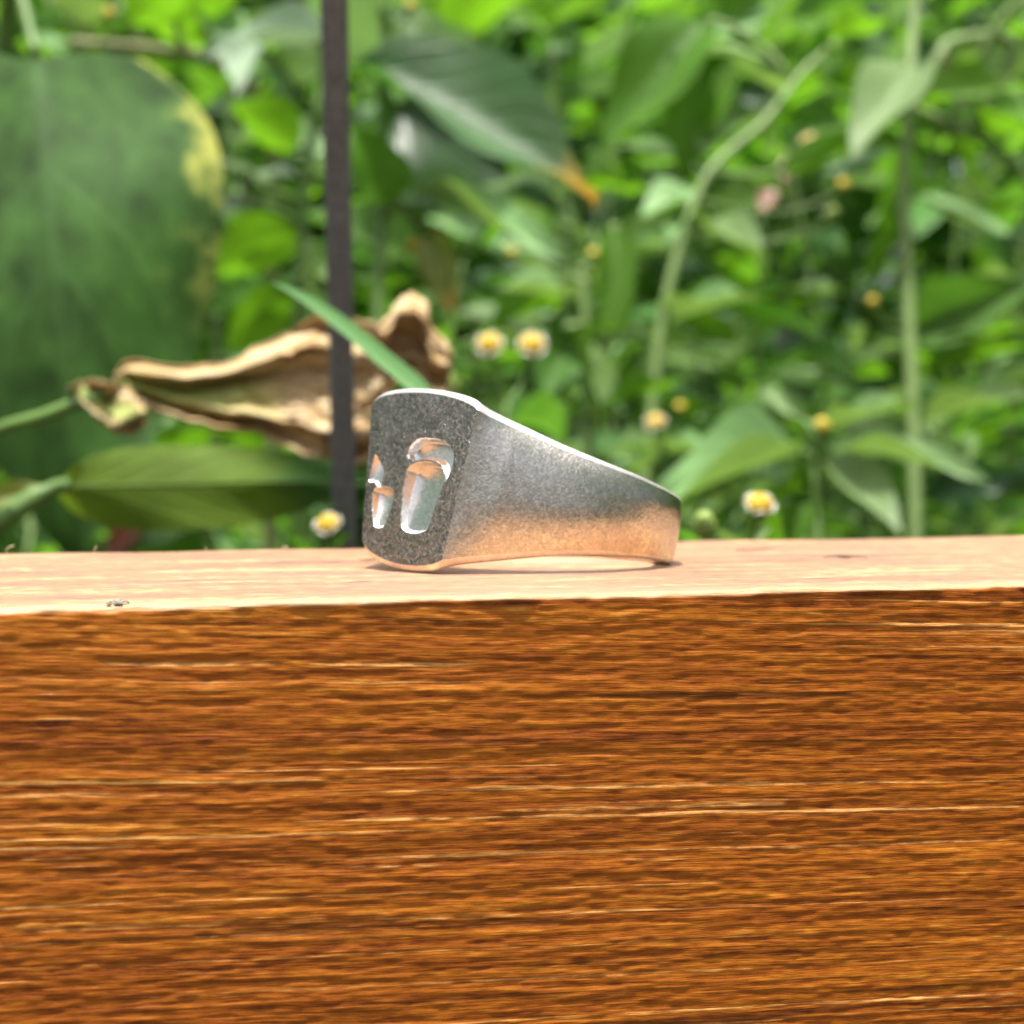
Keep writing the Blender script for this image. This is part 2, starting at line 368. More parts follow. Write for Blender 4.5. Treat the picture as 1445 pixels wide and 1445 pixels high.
# ================================================================== wooden rail
def z0_hit(px, py):
    d = FWD + (px - CX) / FPX * RIGHT + (CY - py) / FPX * UPV
    k = -CAM.z / d.z
    return CAM + d * k
PSI = math.atan(0.29)
Nn, Nf = z0_hit(722.5, 839.5), z0_hit(722.5, 768.5)
ax = Vector((math.cos(PSI), math.sin(PSI), 0)); ay = Vector((-math.sin(PSI), math.cos(PSI), 0))
RW = (Nf - Nn).dot(ay)          # rail depth
def rail():
    root = empty('wooden_rail', (Nn.x, Nn.y, GZ))
    tag(root, 'brown stained wooden rail with coarse grain that the silver ring lies on', 'rail')
    H = 0.089; r = 0.0005
    xs = np.concatenate([np.linspace(-0.42, -0.052, 60)[:-1], np.arange(-0.052, 0.062, 0.00022), np.linspace(0.062, 0.50, 60)[1:]])
    prof = []   # (y, z, ny, nz)
    for z in np.concatenate([np.linspace(-H, -0.034, 24)[:-1], np.linspace(-0.034, -r, 265)[:-1]]): prof.append((0, z, -1, 0))
    for a in np.linspace(0, math.pi / 2, 7): prof.append((r - r * math.cos(a), -r + r * math.sin(a), -math.cos(a), math.sin(a)))
    for y in np.concatenate([np.linspace(r, 0.008, 34)[1:], np.linspace(0.008, RW - r, 70)[1:-1]]): prof.append((y, 0, 0, 1))
    for a in np.linspace(0, math.pi / 2, 5): prof.append((RW - r + r * math.sin(a), -r + r * math.cos(a), math.sin(a), math.cos(a)))
    for z in np.linspace(-r, -H, 12)[1:]: prof.append((RW, z, 1, 0))
    P = np.array(prof)
    arc = np.concatenate([[0], np.cumsum(np.hypot(np.diff(P[:, 0]), np.diff(P[:, 1])))])
    X, A = np.meshgrid(xs, arc, indexing='ij')
    Zr = P[None, :, 1] * np.ones_like(X)
    front = (P[:, 2] < -0.5)[None, :] * 1.0; topm = (P[:, 3] > 0.7)[None, :] * 1.0; corner = ((P[:, 3] > 0.05) & (P[:, 2] < -0.05))[None, :] * 1.0
    g = A - math.tan(GRAIN) * X
    g = g + 0.0003 * vnoise(X * 40, g * 300, 21)
    n1 = vnoise(X * 26, g * 1500, 1); n2 = vnoise(X * 220, g * 3300, 2); n3 = vnoise(X * 10, g * 700, 5); n4 = vnoise(X * 900, g * 4300, 9)
    deep = -np.clip(np.abs(vnoise(X * 22, g * 900, 15)) * -1 + 0.10, 0, 1) * 10 * (vnoise(X * 30, g * 200, 16) > 0.1)
    d = front * (0.030 * n1 + 0.034 * n2 + 0.016 * n3 + 0.036 * n4 + 0.030 * deep) * MM
    d += topm * (0.035 * vnoise(X * 60, A * 350, 31) + 0.030 * vnoise(X * 500, A * 700, 32) + 0.04 * vnoise(X * 12, A * 160, 33)) * MM
    lift = (0.17 * vnoise(X * 45, X * 0, 41) + 0.11 * vnoise(X * 210, X * 0, 42) + 0.06 * vnoise(X * 900, X * 0, 43)) * MM
    d += corner * (lift + 0.05 * MM * vnoise(X * 350, A * 3000, 44))
    d += (A > arc[-20]) * (np.abs(P[None, :, 3]) > 0.05) * 0.10 * MM * vnoise(X * 120, X * 0, 47)
    V = np.stack([X, P[None, :, 0] + d * P[None, :, 2], Zr + d * P[None, :, 3]], -1)
    nx, na = X.shape
    idx = np.arange(nx * na).reshape(nx, na)
    F = np.stack([idx[:-1, :-1], idx[1:, :-1], idx[1:, 1:], idx[:-1, 1:]], -1).reshape(-1, 4)
    bott = np.stack([idx[:-1, -1], idx[1:, -1], idx[1:, 0], idx[:-1, 0]], -1)
    F = np.concatenate([F, bott])
    me = np_mesh('beam', V.reshape(-1, 3), F)
    o = bpy.data.objects.new('beam', me); col.objects.link(o); me.materials.append(M['wood'])
    mw = Matrix(((ax.x, ay.x, 0, Nn.x), (ax.y, ay.y, 0, Nn.y), (0, 0, 1, 0), (0, 0, 0, 1)))
    o.parent = root; o.matrix_parent_inverse = Matrix.Translation(-root.location); o.matrix_basis = mw
    for x in (-0.36, 0.44):
        b = MB(); b.box((x - 0.022, 0.004, GZ - 0.05), (x + 0.022, RW - 0.004, -0.085))
        p = b.build('post', M['wood'], None, smooth=False); p.parent = root
        p.matrix_parent_inverse = Matrix.Translation(-root.location); p.matrix_basis = mw
    # splits that have opened along the grain of the top
    for pts in ([(1038, 777), (1060, 776), (1092, 774)], [(1162, 787), (1185, 785), (1224, 788)], [(1180, 786), (1200, 788)], [(930, 786), (948, 785)], [(505, 790), (540, 789)]):
        sp = spline([z0_hit(*q) for q in pts], 12); V = []
        for i, q in enumerate(sp):
            wd = 0.00042 * math.sin(math.pi * (0.06 + 0.9 * i / 11)) ** 0.7
            V += [q + Vector((0, -wd, 0.00003)), q + Vector((0, 0, 0.00007)), q + Vector((0, wd, 0.00003))]
        link_mesh('crack', mesh('crack', V, grid_faces(12, 3)), root, M['crack'])
    # loose fibres standing up along the far arris
    for px, top_px, h in ((9, 16, 0.65), (133, 133, 0.45), (290, 286, 0.25), (398, 404, 0.22)):
        base = z0_hit(px, 781 - px * 0.0145)
        ctl = [base - Vector((0, 0, 0.0002)), base + Vector((0.00005, 0, h * 0.6 * MM)), base + Vector(((top_px - px) * 0.06 * MM + 0.0002, 0, h * MM))]
        b = MB(); b.tube(spline(ctl, 7), [0.00004] * 7, 5)
        b.build('splinter', M['splinter'], root)
M['crack'] = simple_mat('crack_dark', (0.05, 0.022, 0.012), 0.8, 0.3, 3000)
M['splinter'] = simple_mat('splinter', (0.55, 0.45, 0.3), 0.6, 0.2, 2000)
rail()

# a fleck of lint caught on the near arris
def lint():
    c = z0_hit(157, 855) + Vector((0, 0.0006, 0.00008))
    b = MB(); rr = random.Random(4)
    for i in range(16):
        p0 = c + Vector((rr.uniform(-.35, .35), rr.uniform(.5, 1.1), rr.uniform(-.1, .05))) * MM
        p1 = p0 + Vector((rr.uniform(-.5, .5), rr.uniform(-.1, .3), rr.uniform(-.05, .12))) * MM
        p2 = p1 + Vector((rr.uniform(-.3, .3), rr.uniform(-.05, .2), rr.uniform(-.2, .2))) * MM
        b.tube(spline([p0, p1, p2], 6), 0.00006, 5)
    o = b.build('lint_fleck', simple_mat('lint', (0.26, 0.26, 0.22), 0.8, 0.2, 3000))
    tag(o, 'tiny grey fleck of lint stuck to the edge of the wooden rail', 'lint')
lint()

# ================================================================== signet ring
TH, TAU = R(49), R(12.3)
RS = 1.0
e_n0 = Vector((-math.sin(TH), -math.cos(TH), 0)); e_t = Vector((math.cos(TH), -math.sin(TH), 0))
e_n = e_n0 * math.cos(TAU) + Vector((0, 0, 1)) * math.sin(TAU)
e_z = Vector((0, 0, 1)) * math.cos(TAU) - e_n0 * math.sin(TAU)
FN, FT = 12.1, 5.5          # face distance from the bore axis, face half width (mm)
RB, RI = 10.85, 9.4           # outer and inner radius at the back (mm)
ROT = Matrix((-e_t, e_n, e_z)).transposed()       # columns
ring_O = Vector((1.75 * MM, 0.0, 0.0))

_HN = np.array([-10.85, -9.6, -8.5, -6.1, -4.7, -3.2, -1.6, 0.0, 1.8, 3.5, 5.1, 6.6, 8.0, 9.4, 10.75, 12.1])
_HH = np.array([1.80, 2.08, 2.30, 2.50, 2.56, 2.65, 2.78, 2.96, 3.17, 3.44, 3.75, 4.12, 4.56, 5.02, 5.50, 5.95])
_hx = np.linspace(-10.85, 12.1, 400); _hy = np.interp(_hx, _HN, _HH)
_hy = np.convolve(np.pad(_hy, 12, mode='edge'), np.ones(25) / 25, 'valid') + np.where(_hx > 11.3, (_hx - 11.3) * 0.12, 0)
def half_h(t, n):
    """half height of the ring (mm) at plan position (t, n)"""
    t, n = np.asarray(t, float), np.asarray(n, float)
    f = np.clip((n - 8.0) / (FN - 8.0), 0, 1); f = f * f * (3 - 2 * f)
    return np.interp(n, _hx, _hy) + f * (0.60 * (1 - np.clip(np.abs(t) / FT, 0, 1) ** 2) - 0.45 * np.clip(np.abs(t) / FT, 0, 1) ** 12 * np.where(t < 0, 1.0, 0.25))
def mid_z(t, n):
    """the face is set a little askew on the band"""
    t, n = np.asarray(t, float), np.asarray(n, float)
    k = np.clip((n + RB) / (FN + RB), 0, 1) ** 3
    return -0.40 * np.clip(t / FT, -1, 1) * k - 0.16 * np.clip(t / 10, -1, 1) * (1 - k)

def chamfer(t, n):
    """height of the polished bevel (mm): wide at the shoulders, thin at the back"""
    k = np.clip((np.asarray(n) + RB) / (FN + RB), 0, 1)
    return 0.13 + 0.42 * k ** 1.3 - 0.20 * k ** 8 * (1 - np.clip(np.abs(np.asarray(t)) / FT, 0, 1) ** 3)

def plan_outline(m):
    """right flank, back, left flank: from (FT, FN) round to (-FT, FN)"""
    a = np.linspace(0, 1, m)
    p0, p1, p2, p3 = np.array((FT, FN)), np.array((FT + 1.5, FN - 3.6)), np.array((RB, 5.0)), np.array((RB, 0.0))
    s = a[:, None]
    bez = (1 - s) ** 3 * p0 + 3 * (1 - s) ** 2 * s * p1 + 3 * (1 - s) * s * s * p2 + s ** 3 * p3
    an = np.linspace(0, -math.pi, 2 * m)[1:-1]
    arcp = np.stack([RB * np.cos(an), RB * np.sin(an)], -1)
    left = bez[::-1] * np.array((-1, 1))
    return np.concatenate([bez, arcp, left])

SLR, SLL = 0.22, 0.32     # the face's side edges lean: face is wider towards the top

def lean(t, n, z):
    """widen towards +z near the face only"""
    k = np.clip((np.asarray(n) - 2.0) / (FN - 2.0), 0, 1) ** 2
    return np.asarray(t) + np.sign(t) * np.clip(np.abs(t) / FT, 0, 1) * np.where(np.asarray(t) > 0, SLR, SLL) * np.asarray(z) * 0.5 * k

def to_local(V): return np.asarray(V) * MM * np.array((-1, 1, 1))       # local x runs against t (right-handed)

def ring():
    # lowest point decides the height above the rail
    root = empty('signet_ring', (0, 0, 0))
    tag(root, 'silver signet ring with an engraved cushion face lying on its side on the rail', 'ring')
    m = 60
    out = plan_outline(m)
    # closed outline with face columns
    fcols = np.stack([np.linspace(-FT, FT, 42)[1:-1], np.full(40, FN)], -1)
    loop = np.concatenate([out, fcols])
    nL = len(loop)
    nxt = np.roll(loop, -1, 0) - np.roll(loop, 1, 0)
    nrm = np.stack([-nxt[:, 1], nxt[:, 0]], -1); nrm /= np.linalg.norm(nrm, axis=1)[:, None]
    if np.sum(nrm * loop) < 0: nrm = -nrm
    arc_s = np.concatenate([[0], np.cumsum(np.linalg.norm(np.diff(loop, axis=0), axis=1))]); per = arc_s[-1] + np.linalg.norm(loop[0] - loop[-1])
    dd = np.abs(arc_s[:, None] - arc_s[None]); dd = np.minimum(dd, per - dd)
    wgt = np.exp(-(dd / 2.0) ** 2); nb = wgt @ nrm; nb /= np.linalg.norm(nb, axis=1)[:, None]        # bevel turns softly round the corners
    isface = np.zeros(nL, bool); isface[len(out):] = True
    hz = half_h(loop[:, 0], loop[:, 1])
    ch = chamfer(loop[:, 0], loop[:, 1])
    ang = np.arctan2(loop[:, 0], loop[:, 1])
    inner = np.stack([np.sin(ang), np.cos(ang)], -1)
    def column(p, zz): return np.stack([lean(p[:, 0], p[:, 1], zz), p[:, 1], zz + mid_z(p[:, 0], p[:, 1])], -1)
    wall = []
    for q in np.linspace(-1, 1, 33):
        bul = 0.68 * (1 - (q * q if q < 0 else q ** 3.2)) * np.where(isface, 0, np.clip((FN - loop[:, 1]) / 2.5, 0, 1) * np.clip((loop[:, 1] + 9.5) / 9.5, 0.12, 1))
        wall.append(column(loop + nrm * bul[:, None], q * (hz - ch)))
    bev = {}
    for sgn in (1, -1):
        bev[sgn] = []
        for a, b in ((0.0, 0.0), (0.06, 0.16), (0.30, 0.48), (0.62, 0.80), (0.88, 0.96), (1.0, 1.0)):      # crisp but not razor edged
            bev[sgn].append(column(loop - nb * (ch * 0.85 * a)[:, None], sgn * (hz - ch * (1 - b))))
    bore = []
    p = loop - nb * (ch * 0.85)[:, None]; bore.append(column(p, hz))
    for sgn in (1, -1):
        seq = []
        for rad, dz in ((RI + 0.22, 0.0), (RI + 0.06, -0.06), (RI, -0.22)):
            p = inner * rad
            seq.append(np.stack([p[:, 0], p[:, 1], sgn * (half_h(p[:, 0], p[:, 1]) + dz) + mid_z(p[:, 0], p[:, 1])], -1))
        if sgn < 0: seq = seq[::-1]
        bore += seq
    p = loop - nb * (ch * 0.85)[:, None]; bore.append(column(p, -hz))
    # height: rest on the rail
    allv = np.concatenate([np.stack(x, 1).reshape(-1, 3) for x in (wall, bev[1], bev[-1])])
    Wd = (to_local(allv) / MM) @ np.array(ROT.transposed())
    O = Vector((ring_O.x, ring_O.y, -Wd[:, 2].min() * MM - 0.00003))
    root.location = O; root.rotation_euler = ROT.to_euler()
    def shell(name, rows, mat, drop=None):
        V = np.stack(rows, 1); nr = V.shape[1]
        idx = np.arange(nL * nr).reshape(nL, nr); i2 = np.roll(idx, -1, 0)
        F = np.stack([idx[:, :-1], i2[:, :-1], i2[:, 1:], idx[:, 1:]], -1)
        if drop is not None: F = F[~drop]
        me = np_mesh(name, to_local(V.reshape(-1, 3)), F.reshape(-1, 4)); me.materials.append(mat)
        o = bpy.data.objects.new(name, me); col.objects.link(o); o.parent = root; return o
    drop = isface.copy(); drop[np.where(isface)[0][0] - 1] = True      # the face is a mesh of its own
    shell('band', wall, M['silver_band'], drop)
    shell('upper_bevel', bev[1], M['silver_bevel']); shell('lower_bevel', bev[-1], M['silver_bevel'])
    shell('bore', bore, M['silver_bevel'])

    # ---- face: a fine height field with the engraved motif cut into it
    Pl = O + e_n * FN * MM
    def px2face(px, py):
        d = FWD + (px - CX) / FPX * RIGHT + (CY - py) / FPX * UPV
        k = (Pl - CAM).dot(e_n) / d.dot(e_n)
        q = CAM + d * k - O
        return (q.dot(e_t) / MM, q.dot(e_z) / MM)
    K, Rr = 230, 300
    tq = np.linspace(-1, 1, K); zq = np.linspace(-1, 1, Rr)
    T0 = tq[:, None] * FT * np.ones((1, Rr))
    hzf = half_h(T0[:, 0], np.full(K, FN))
    Zf = zq[None, :] * (hzf - chamfer(T0[:, 0], np.full(K, FN)))[:, None]
    Tf = lean(T0, np.full_like(T0, FN), Zf)
    Zf = Zf + mid_z(T0, np.full_like(T0, FN))
    def sdf(poly):
        P = np.array(poly); d2 = np.full(Tf.shape, 1e9); ins = np.zeros(Tf.shape, bool)
        for i in range(len(P)):
            a, b = P[i], P[(i + 1) % len(P)]
            e = b - a; wx, wy = Tf - a[0], Zf - a[1]
            s = np.clip((wx * e[0] + wy * e[1]) / (e @ e + 1e-12), 0, 1)
            d2 = np.minimum(d2, (wx - e[0] * s) ** 2 + (wy - e[1] * s) ** 2)
            c = ((a[1] > Zf) != (b[1] > Zf)) & (Tf < (b[0] - a[0]) * (Zf - a[1]) / (b[1] - a[1] + 1e-12) + a[0])
            ins ^= c
        return np.sqrt(d2) * np.where(ins, 1, -1)
    def face_poly(pts, n=6):
        q = [Vector((*px2face(*p), 0)) for p in pts]
        q = q[-2:] + q + q[:3]
        cur = spline(q, (len(q) - 1) * n + 1)
        return [tuple(c)[:2] for c in cur[2 * n:-2 * n - 1]]
    shapes = [   # outline in photo pixels, depth at top and bottom (mm), wall width
        ([(573, 675), (576, 663), (586, 655), (600, 652), (614, 654), (624, 663), (628, 675), (622, 695), (612, 723), (603, 747), (597, 751), (573, 750), (568, 744), (569, 710)], 1.10, 0.20, 0.22),
        ([(576, 642), (581, 629), (592, 620), (606, 619), (622, 621), (634, 628), (640, 639), (640, 652), (635, 668), (628, 681), (627, 668), (625, 658), (618, 652), (600, 649), (582, 650)], 0.85, 0.06, 0.24),
        ([(530, 642), (537, 652), (543, 667), (541, 677), (537, 690), (533, 686), (529, 681), (521, 679), (524, 664)], 0.65, 0.08, 0.20),
        ([(528, 692), (534, 688), (548, 688), (557, 693), (557, 700), (551, 722), (543, 741), (537, 745), (530, 743), (526, 715)], 0.75, 0.20, 0.18),
    ]
    depth = np.zeros(Tf.shape); reg = np.full(Tf.shape, -1)
    for k, (pts, d0, d1, wdt) in enumerate(shapes):
        poly = face_poly(pts); s = sdf(poly)
        zs = [p[1] for p in poly]; z0, z1 = min(zs), max(zs)
        fl = d1 + (d0 - d1) * np.clip((Zf - z0) / (z1 - z0), 0, 1) ** 0.8
        x = np.clip(s / wdt, 0, 1); prof = x * x * (3 - 2 * x) * 0.35 + np.sin(x * math.pi / 2) * 0.65
        dk = fl * prof
        depth = np.maximum(depth, dk); reg[s > -0.02] = k
    soft = 0.012 * vnoise(Tf * 3, Zf * 3, 61)
    dome = 0.10 * (1 - (Tf / FT) ** 2) * (1 - (Zf / 6.2) ** 2)
    V3 = np.stack([Tf, FN - depth + dome + soft * (reg < 0) * 0.5, Zf], -1)
    idx = np.arange(K * Rr).reshape(K, Rr)
    F = np.stack([idx[:-1, :-1], idx[1:, :-1], idx[1:, 1:], idx[:-1, 1:]], -1).reshape(-1, 4)
    fr = reg[:-1, :-1].reshape(-1)
    def sub(name, mask, mat):
        f = F[mask]; u, inv = np.unique(f, return_inverse=True)
        me = np_mesh(name, to_local(V3.reshape(-1, 3)[u]), inv.reshape(-1, 4))
        me.materials.append(mat)
        x = bpy.data.objects.new(name, me); col.objects.link(x); x.parent = root
        return x
    sub('face', fr < 0, M['silver'])
    a = sub('engraved_motif', (fr == 0) | (fr == 1), M['silver_polish']); a['label'] = 'polished recess shaped like a handled cup'
    a = sub('engraved_motif', (fr == 2) | (fr == 3), M['silver_polish']); a['label'] = 'polished recess shaped like a pointed flame over a small tapered cup'
ring()

# ================================================================== leaf prototypes
def leaf_mesh(name, mat, shape='ovate', droop=0.15, fold=0.25, wave=0.03, seed=0, nu=12, nv=6, curl=0.0):
    """unit leaf: base at origin, tip at x=1, half width 0.5 in y, upper side +z"""
    r_ = random.Random(seed); ph = r_.uniform(0, 6)
    V, UV = [], []
    for i in range(nu + 1):
        u = i / nu
        if shape == 'ovate': hw = 0.5 * (math.sin(math.pi * u ** 0.72) ** 0.85 if 0 < u < 1 else 0)
        elif shape == 'lance': hw = 0.5 * (math.sin(math.pi * u ** 0.85) ** 1.2 if 0 < u < 1 else 0)
        elif shape == 'round': hw = 0.5 * math.sqrt(max(0, 1 - (2 * u - 1) ** 2))
        elif shape == 'oblong': hw = 0.5 * max(0, 1 - abs(2 * u - 1) ** 3.5) ** 0.6
        elif shape == 'blade': hw = 0.5 * min(1, u * 6 + 0.3) * (1 - u ** 3)
        else: hw = 0.5 * (math.sin(math.pi * min(1, (u * 0.94 + 0.06)) ** 0.60) ** 0.8) if u < 1 else 0
        hw = max(hw, 0.002)
        for j in range(nv + 1):
            v = j / nv * 2 - 1
            x = u
            if shape == 'heart': x = u - 0.16 * (abs(v) ** 1.3) * (1 - u) ** 3 * math.cos(v)
            y = v * hw
            z = -droop * u * u + fold * abs(y) * (1 - 0.4 * u) + wave * math.sin(ph + u * 9 + v * 1.5) * abs(v) - curl * y * y * 2
            V.append((x, y, z)); UV.append((u, (v + 1) / 2))
    F = grid_faces(nu + 1, nv + 1)
    me = mesh(name, V, F)
    ul = me.uv_layers.new(name='UVMap')
    for l in me.loops: ul.data[l.index].uv = UV[l.vertex_index]
    me.materials.append(mat)
    return me

_lc = {}
def leaf_proto(mat, shape, k=0):
    key = (mat, shape, k)
    if key not in _lc:
        rr = random.Random(k * 31 + len(shape))
        _lc[key] = leaf_mesh('leaf', M[mat], shape, droop=rr.uniform(0.04, 0.26), fold=rr.uniform(0.12, 0.42), wave=rr.uniform(0.015, 0.05), seed=k)
    return _lc[key]

def leaf_matrix(base, tip, width, hint, zs=None):
    X = (tip - base); L = X.length; X.normalize()
    Z = Vector(hint); Z = Z - X * Z.dot(X)
    if Z.length < 1e-4: Z = Vector((0, 0.1, 1)) - X * X.z
    Z.normalize(); Y = Z.cross(X)
    m = Matrix((X * L, Y * width, Z * (zs or L))).transposed().to_4x4()
    m.translation = base
    return m

def add_leaf(parent, mat, shape, base, tip, width, hint=(0, -1, 0.35), k=None, name='leaf'):
    me = leaf_proto(mat, shape, random.randrange(4) if k is None else k)
    o = bpy.data.objects.new(name, me); col.objects.link(o)
    o.parent = parent; o.matrix_parent_inverse = Matrix.Translation(-Vector(parent.location))
    o.matrix_basis = leaf_matrix(base, tip, width, hint)
    return o

# flower prototypes: centre at origin, facing +z, unit = metres
def disc_mesh(name, r, h, mat):
    b = []; f = []; nr, ns = 7, 18
    for i in range(nr + 1):
        q = i / nr
        for k in range(ns):
            a = 2 * math.pi * k / ns
            bump = 1 + 0.10 * math.sin(k * 9 * 2 * math.pi / ns + i * 2.4)
            b.append((r * math.sin(q * math.pi / 2) * math.cos(a) * bump, r * math.sin(q * math.pi / 2) * math.sin(a) * bump, h * math.cos(q * math.pi / 2) * (1 + 0.15 * ((k + i) % 2))))
    for i in range(nr):
        for k in range(ns): f.append((i * ns + k, (i + 1) * ns + k, (i + 1) * ns + (k + 1) % ns, i * ns + (k + 1) % ns))
    me = mesh(name, b, f); me.materials.append(M[mat]); return me
def petal_mesh():
    V = []; nu, nv = 6, 7
    for i in range(nu + 1):
        u = i / nu
        for j in range(nv + 1):
            v = j / nv * 2 - 1
            lob = 1 - 0.22 * (1 - abs(math.cos(v * 1.5 * math.pi))) * (u > 0.7)
            V.append((0.0011 + u * 0.00115 * lob, v * (0.00045 + 0.00055 * u ** 0.7), 0.0002 + 0.0004 * u - 0.0005 * v * v * u))
    me = mesh('petal', V, grid_faces(nu + 1, nv + 1)); me.materials.append(M['petal']); return me
def cup_mesh(mat='cup', tall=1.0):
    b = MB(); prof = [(0.0004, -0.0022 * tall), (0.0011, -0.0019 * tall), (0.0015, -0.0011 * tall), (0.00155, -0.0002), (0.0013, 0.0002)]
    ns = 12; V = []; f = []
    for r_, z in prof:
        for k in range(ns):
            a = 2 * math.pi * k / ns; V.append((r_ * math.cos(a), r_ * math.sin(a), z))
    for i in range(len(prof) - 1):
        for k in range(ns): f.append((i * ns + k, i * ns + (k + 1) % ns, (i + 1) * ns + (k + 1) % ns, (i + 1) * ns + k))
    f.append(tuple(range(ns))[::-1]); f.append(tuple((len(prof) - 1) * ns + k for k in range(ns)))
    me = mesh('flower', V, f); me.materials.append(M[mat]); return me
DISC = disc_mesh('disc', 0.0018, 0.0013, 'disc'); DISC_O = disc_mesh('disc', 0.0015, 0.0012, 'disc_ochre')
BUDTOP = disc_mesh('disc', 0.0013, 0.0014, 'bud'); PETAL = petal_mesh(); CUP = cup_mesh('cup'); CUPB = cup_mesh('bud', 1.2)

def add_flower(parent, c, facing, size=1.0, kind='open', spin=0.0, petals=5):
    Z = Vector(facing).normalized(); q = Z.to_track_quat('Z', 'Y')
    m = Matrix.Translation(c) @ q.to_matrix().to_4x4() @ Matrix.Rotation(spin, 4, 'Z') @ Matrix.Scale(size, 4)
    o = bpy.data.objects.new('flower' if kind != 'bud' else 'flower_bud', CUP if kind != 'bud' else CUPB); col.objects.link(o)
    o.parent = parent; o.matrix_parent_inverse = Matrix.Translation(-Vector(parent.location)); o.matrix_basis = m
    d = bpy.data.objects.new('disc', {'open': DISC, 'spent': DISC_O, 'bud': BUDTOP}[kind]); col.objects.link(d); d.parent = o
    if kind == 'open':
        for k in range(petals):
            p = bpy.data.objects.new('petal', PETAL); col.objects.link(p); p.parent = o
            p.rotation_euler = (0, 0, 2 * math.pi * k / petals)
    return c - Z * 0.0021 * size

def far(p):
    """the weeds stand further back than the things at the rail"""
    return (p[0], p[1], 250 + (p[2] - 250) * 3.2)

def plant(name, label, cat, stem, r0, r1, leaves=(), flowers=(), stem_mat='stem', group=None, root_to_ground=True, branches=()):
    """stem: list of (px, py, depth mm) from the bottom up; continues down to the soil"""
    pts = [at(*far(p)) for p in stem]; ks = far(stem[-1])[2] / stem[-1][2]; r0 *= ks; r1 *= ks
    if root_to_ground:
        d = pts[0]
        g = Vector((d.x + random.uniform(-.02, .02), d.y + random.uniform(0, .03), GZ - 0.01))
        pts = [g, g.lerp(d, 0.5) + Vector((random.uniform(-.01, .01), 0, 0))] + pts
    root = empty(name, pts[0]); tag(root, label, cat, group)
    n = 14 + 6 * len(pts)
    sp = spline(pts, n)
    mb = MB(); mb.tube(sp, [r0 + (r1 - r0) * i / (n - 1) for i in range(n)], 8)
    def near(p): return min(sp, key=lambda q: (q - p).length + (0.4 * max(0, q.z - p.z)))
    for br in branches:
        bp = [at(*far(p)) for p in br[0]]; q = near(bp[0])
        mb.tube(spline([q] + bp, 14), br[1] * ks, 7)
    bpts = [at(*far(p)) for br in branches for p in br[0]]
    for L in leaves:
        mat, shape, b, t, wpx, hint = L[:6]
        b, t = far(b), far(t); base, tip = at(*b), at(*t)
        width = wpx * (b[2] + t[2]) / 2 / FPX * MM
        add_leaf(root, mat, shape, base, tip, width, hint, L[6] if len(L) > 6 else None)
        q = min(sp + bpts, key=lambda q: (q - base).length)
        if (q - base).length > 0.0008:
            dirn = (tip - base).normalized()
            mid = q.lerp(base, 0.55) - dirn * (q - base).length * 0.12
            mb.tube(spline([q, mid, base, base + dirn * 0.001], 9), [r1 * 0.9] * 8 + [r1 * 0.5], 6)
    for Fl in flowers:
        c, facing, size, kind = at(*far(Fl[0])), Fl[1], Fl[2] * far(Fl[0])[2] / Fl[0][2] * (0.8 if Fl[3] == 'spent' else 1), Fl[3]
        foot = add_flower(root, c, facing, size, kind, random.uniform(0, 1))
        q = min(sp + bpts, key=lambda q: (q - foot).length + 1.5 * max(0, q.z - foot.z + 0.004))
        mid = q.lerp(foot, 0.6) + Vector((0, 0, -0.1 * (q - foot).length)) - Vector(facing).normalized() * 0.002
        mb.tube(spline([q, mid, foot, foot + Vector(facing).normalized() * 0.0005], 10), 0.00035 * size, 6)
    mb.build('stem', M[stem_mat], root)
    return root

CAMF = (0, -1, 0.25)      # blade turned to the viewer, lit from behind
LIT = (0, -0.75, 0.65)    # tilted up, catching the sun on its face
BKF = (0, 0.6, 0.8)           # seen from underneath, the sun shining through
UPF = (0, -0.45, 1)       # blade turned up to the sky
# ================================================================== garden stake
def stake():
    a, b = at(487, 790, 287), at(471, -30, 250)
    dirn = (b - a).normalized()
    foot = a + dirn * ((GZ - 0.05 - a.z) / dirn.z)
    top = a + dirn * ((0.105 - a.z) / dirn.z)
    root = empty('garden_stake', (foot.x, foot.y, GZ))
    tag(root, 'thin dark grey metal rod standing in front of the curled dry leaf', 'stake')
    n = 120; pts = [foot.lerp(top, i / (n - 1)) for i in range(n)]
    rr = [0.00178 * (1 + 0.05 * math.sin(i * 1.9) * math.sin(i * 0.37)) for i in range(n)]
    rr[0] = 0.0003
    m = MB(); m.tube(pts, rr, 14); m.build('rod', M['rod'], root)
    hk = MB(); up = Vector((0, 0, 1)); c = top + Vector((0.02, 0, 0))
    hp = [top - dirn * 0.004] + [c + Vector((-0.02 * math.cos(q), 0, 0.02 * math.sin(q))) for q in np.linspace(0.0, math.pi * 1.15, 22)]
    hk.tube(hp, 0.00178, 12); hk.build('hook', M['rod'], root)
    for (px, py, dd) in ((470, 62, 254.0), (472, 186, 259.6)):       # rust scabs on the rod
        p = at(px - 6, py, dd); s = MB()
        s.tube([p + dirn * q * MM for q in (-0.9, -0.4, 0.3, 0.9)], [0.0002, 0.0013, 0.0012, 0.0002], 8)
        s.build('rust_scab', M['bark'], root)
stake()

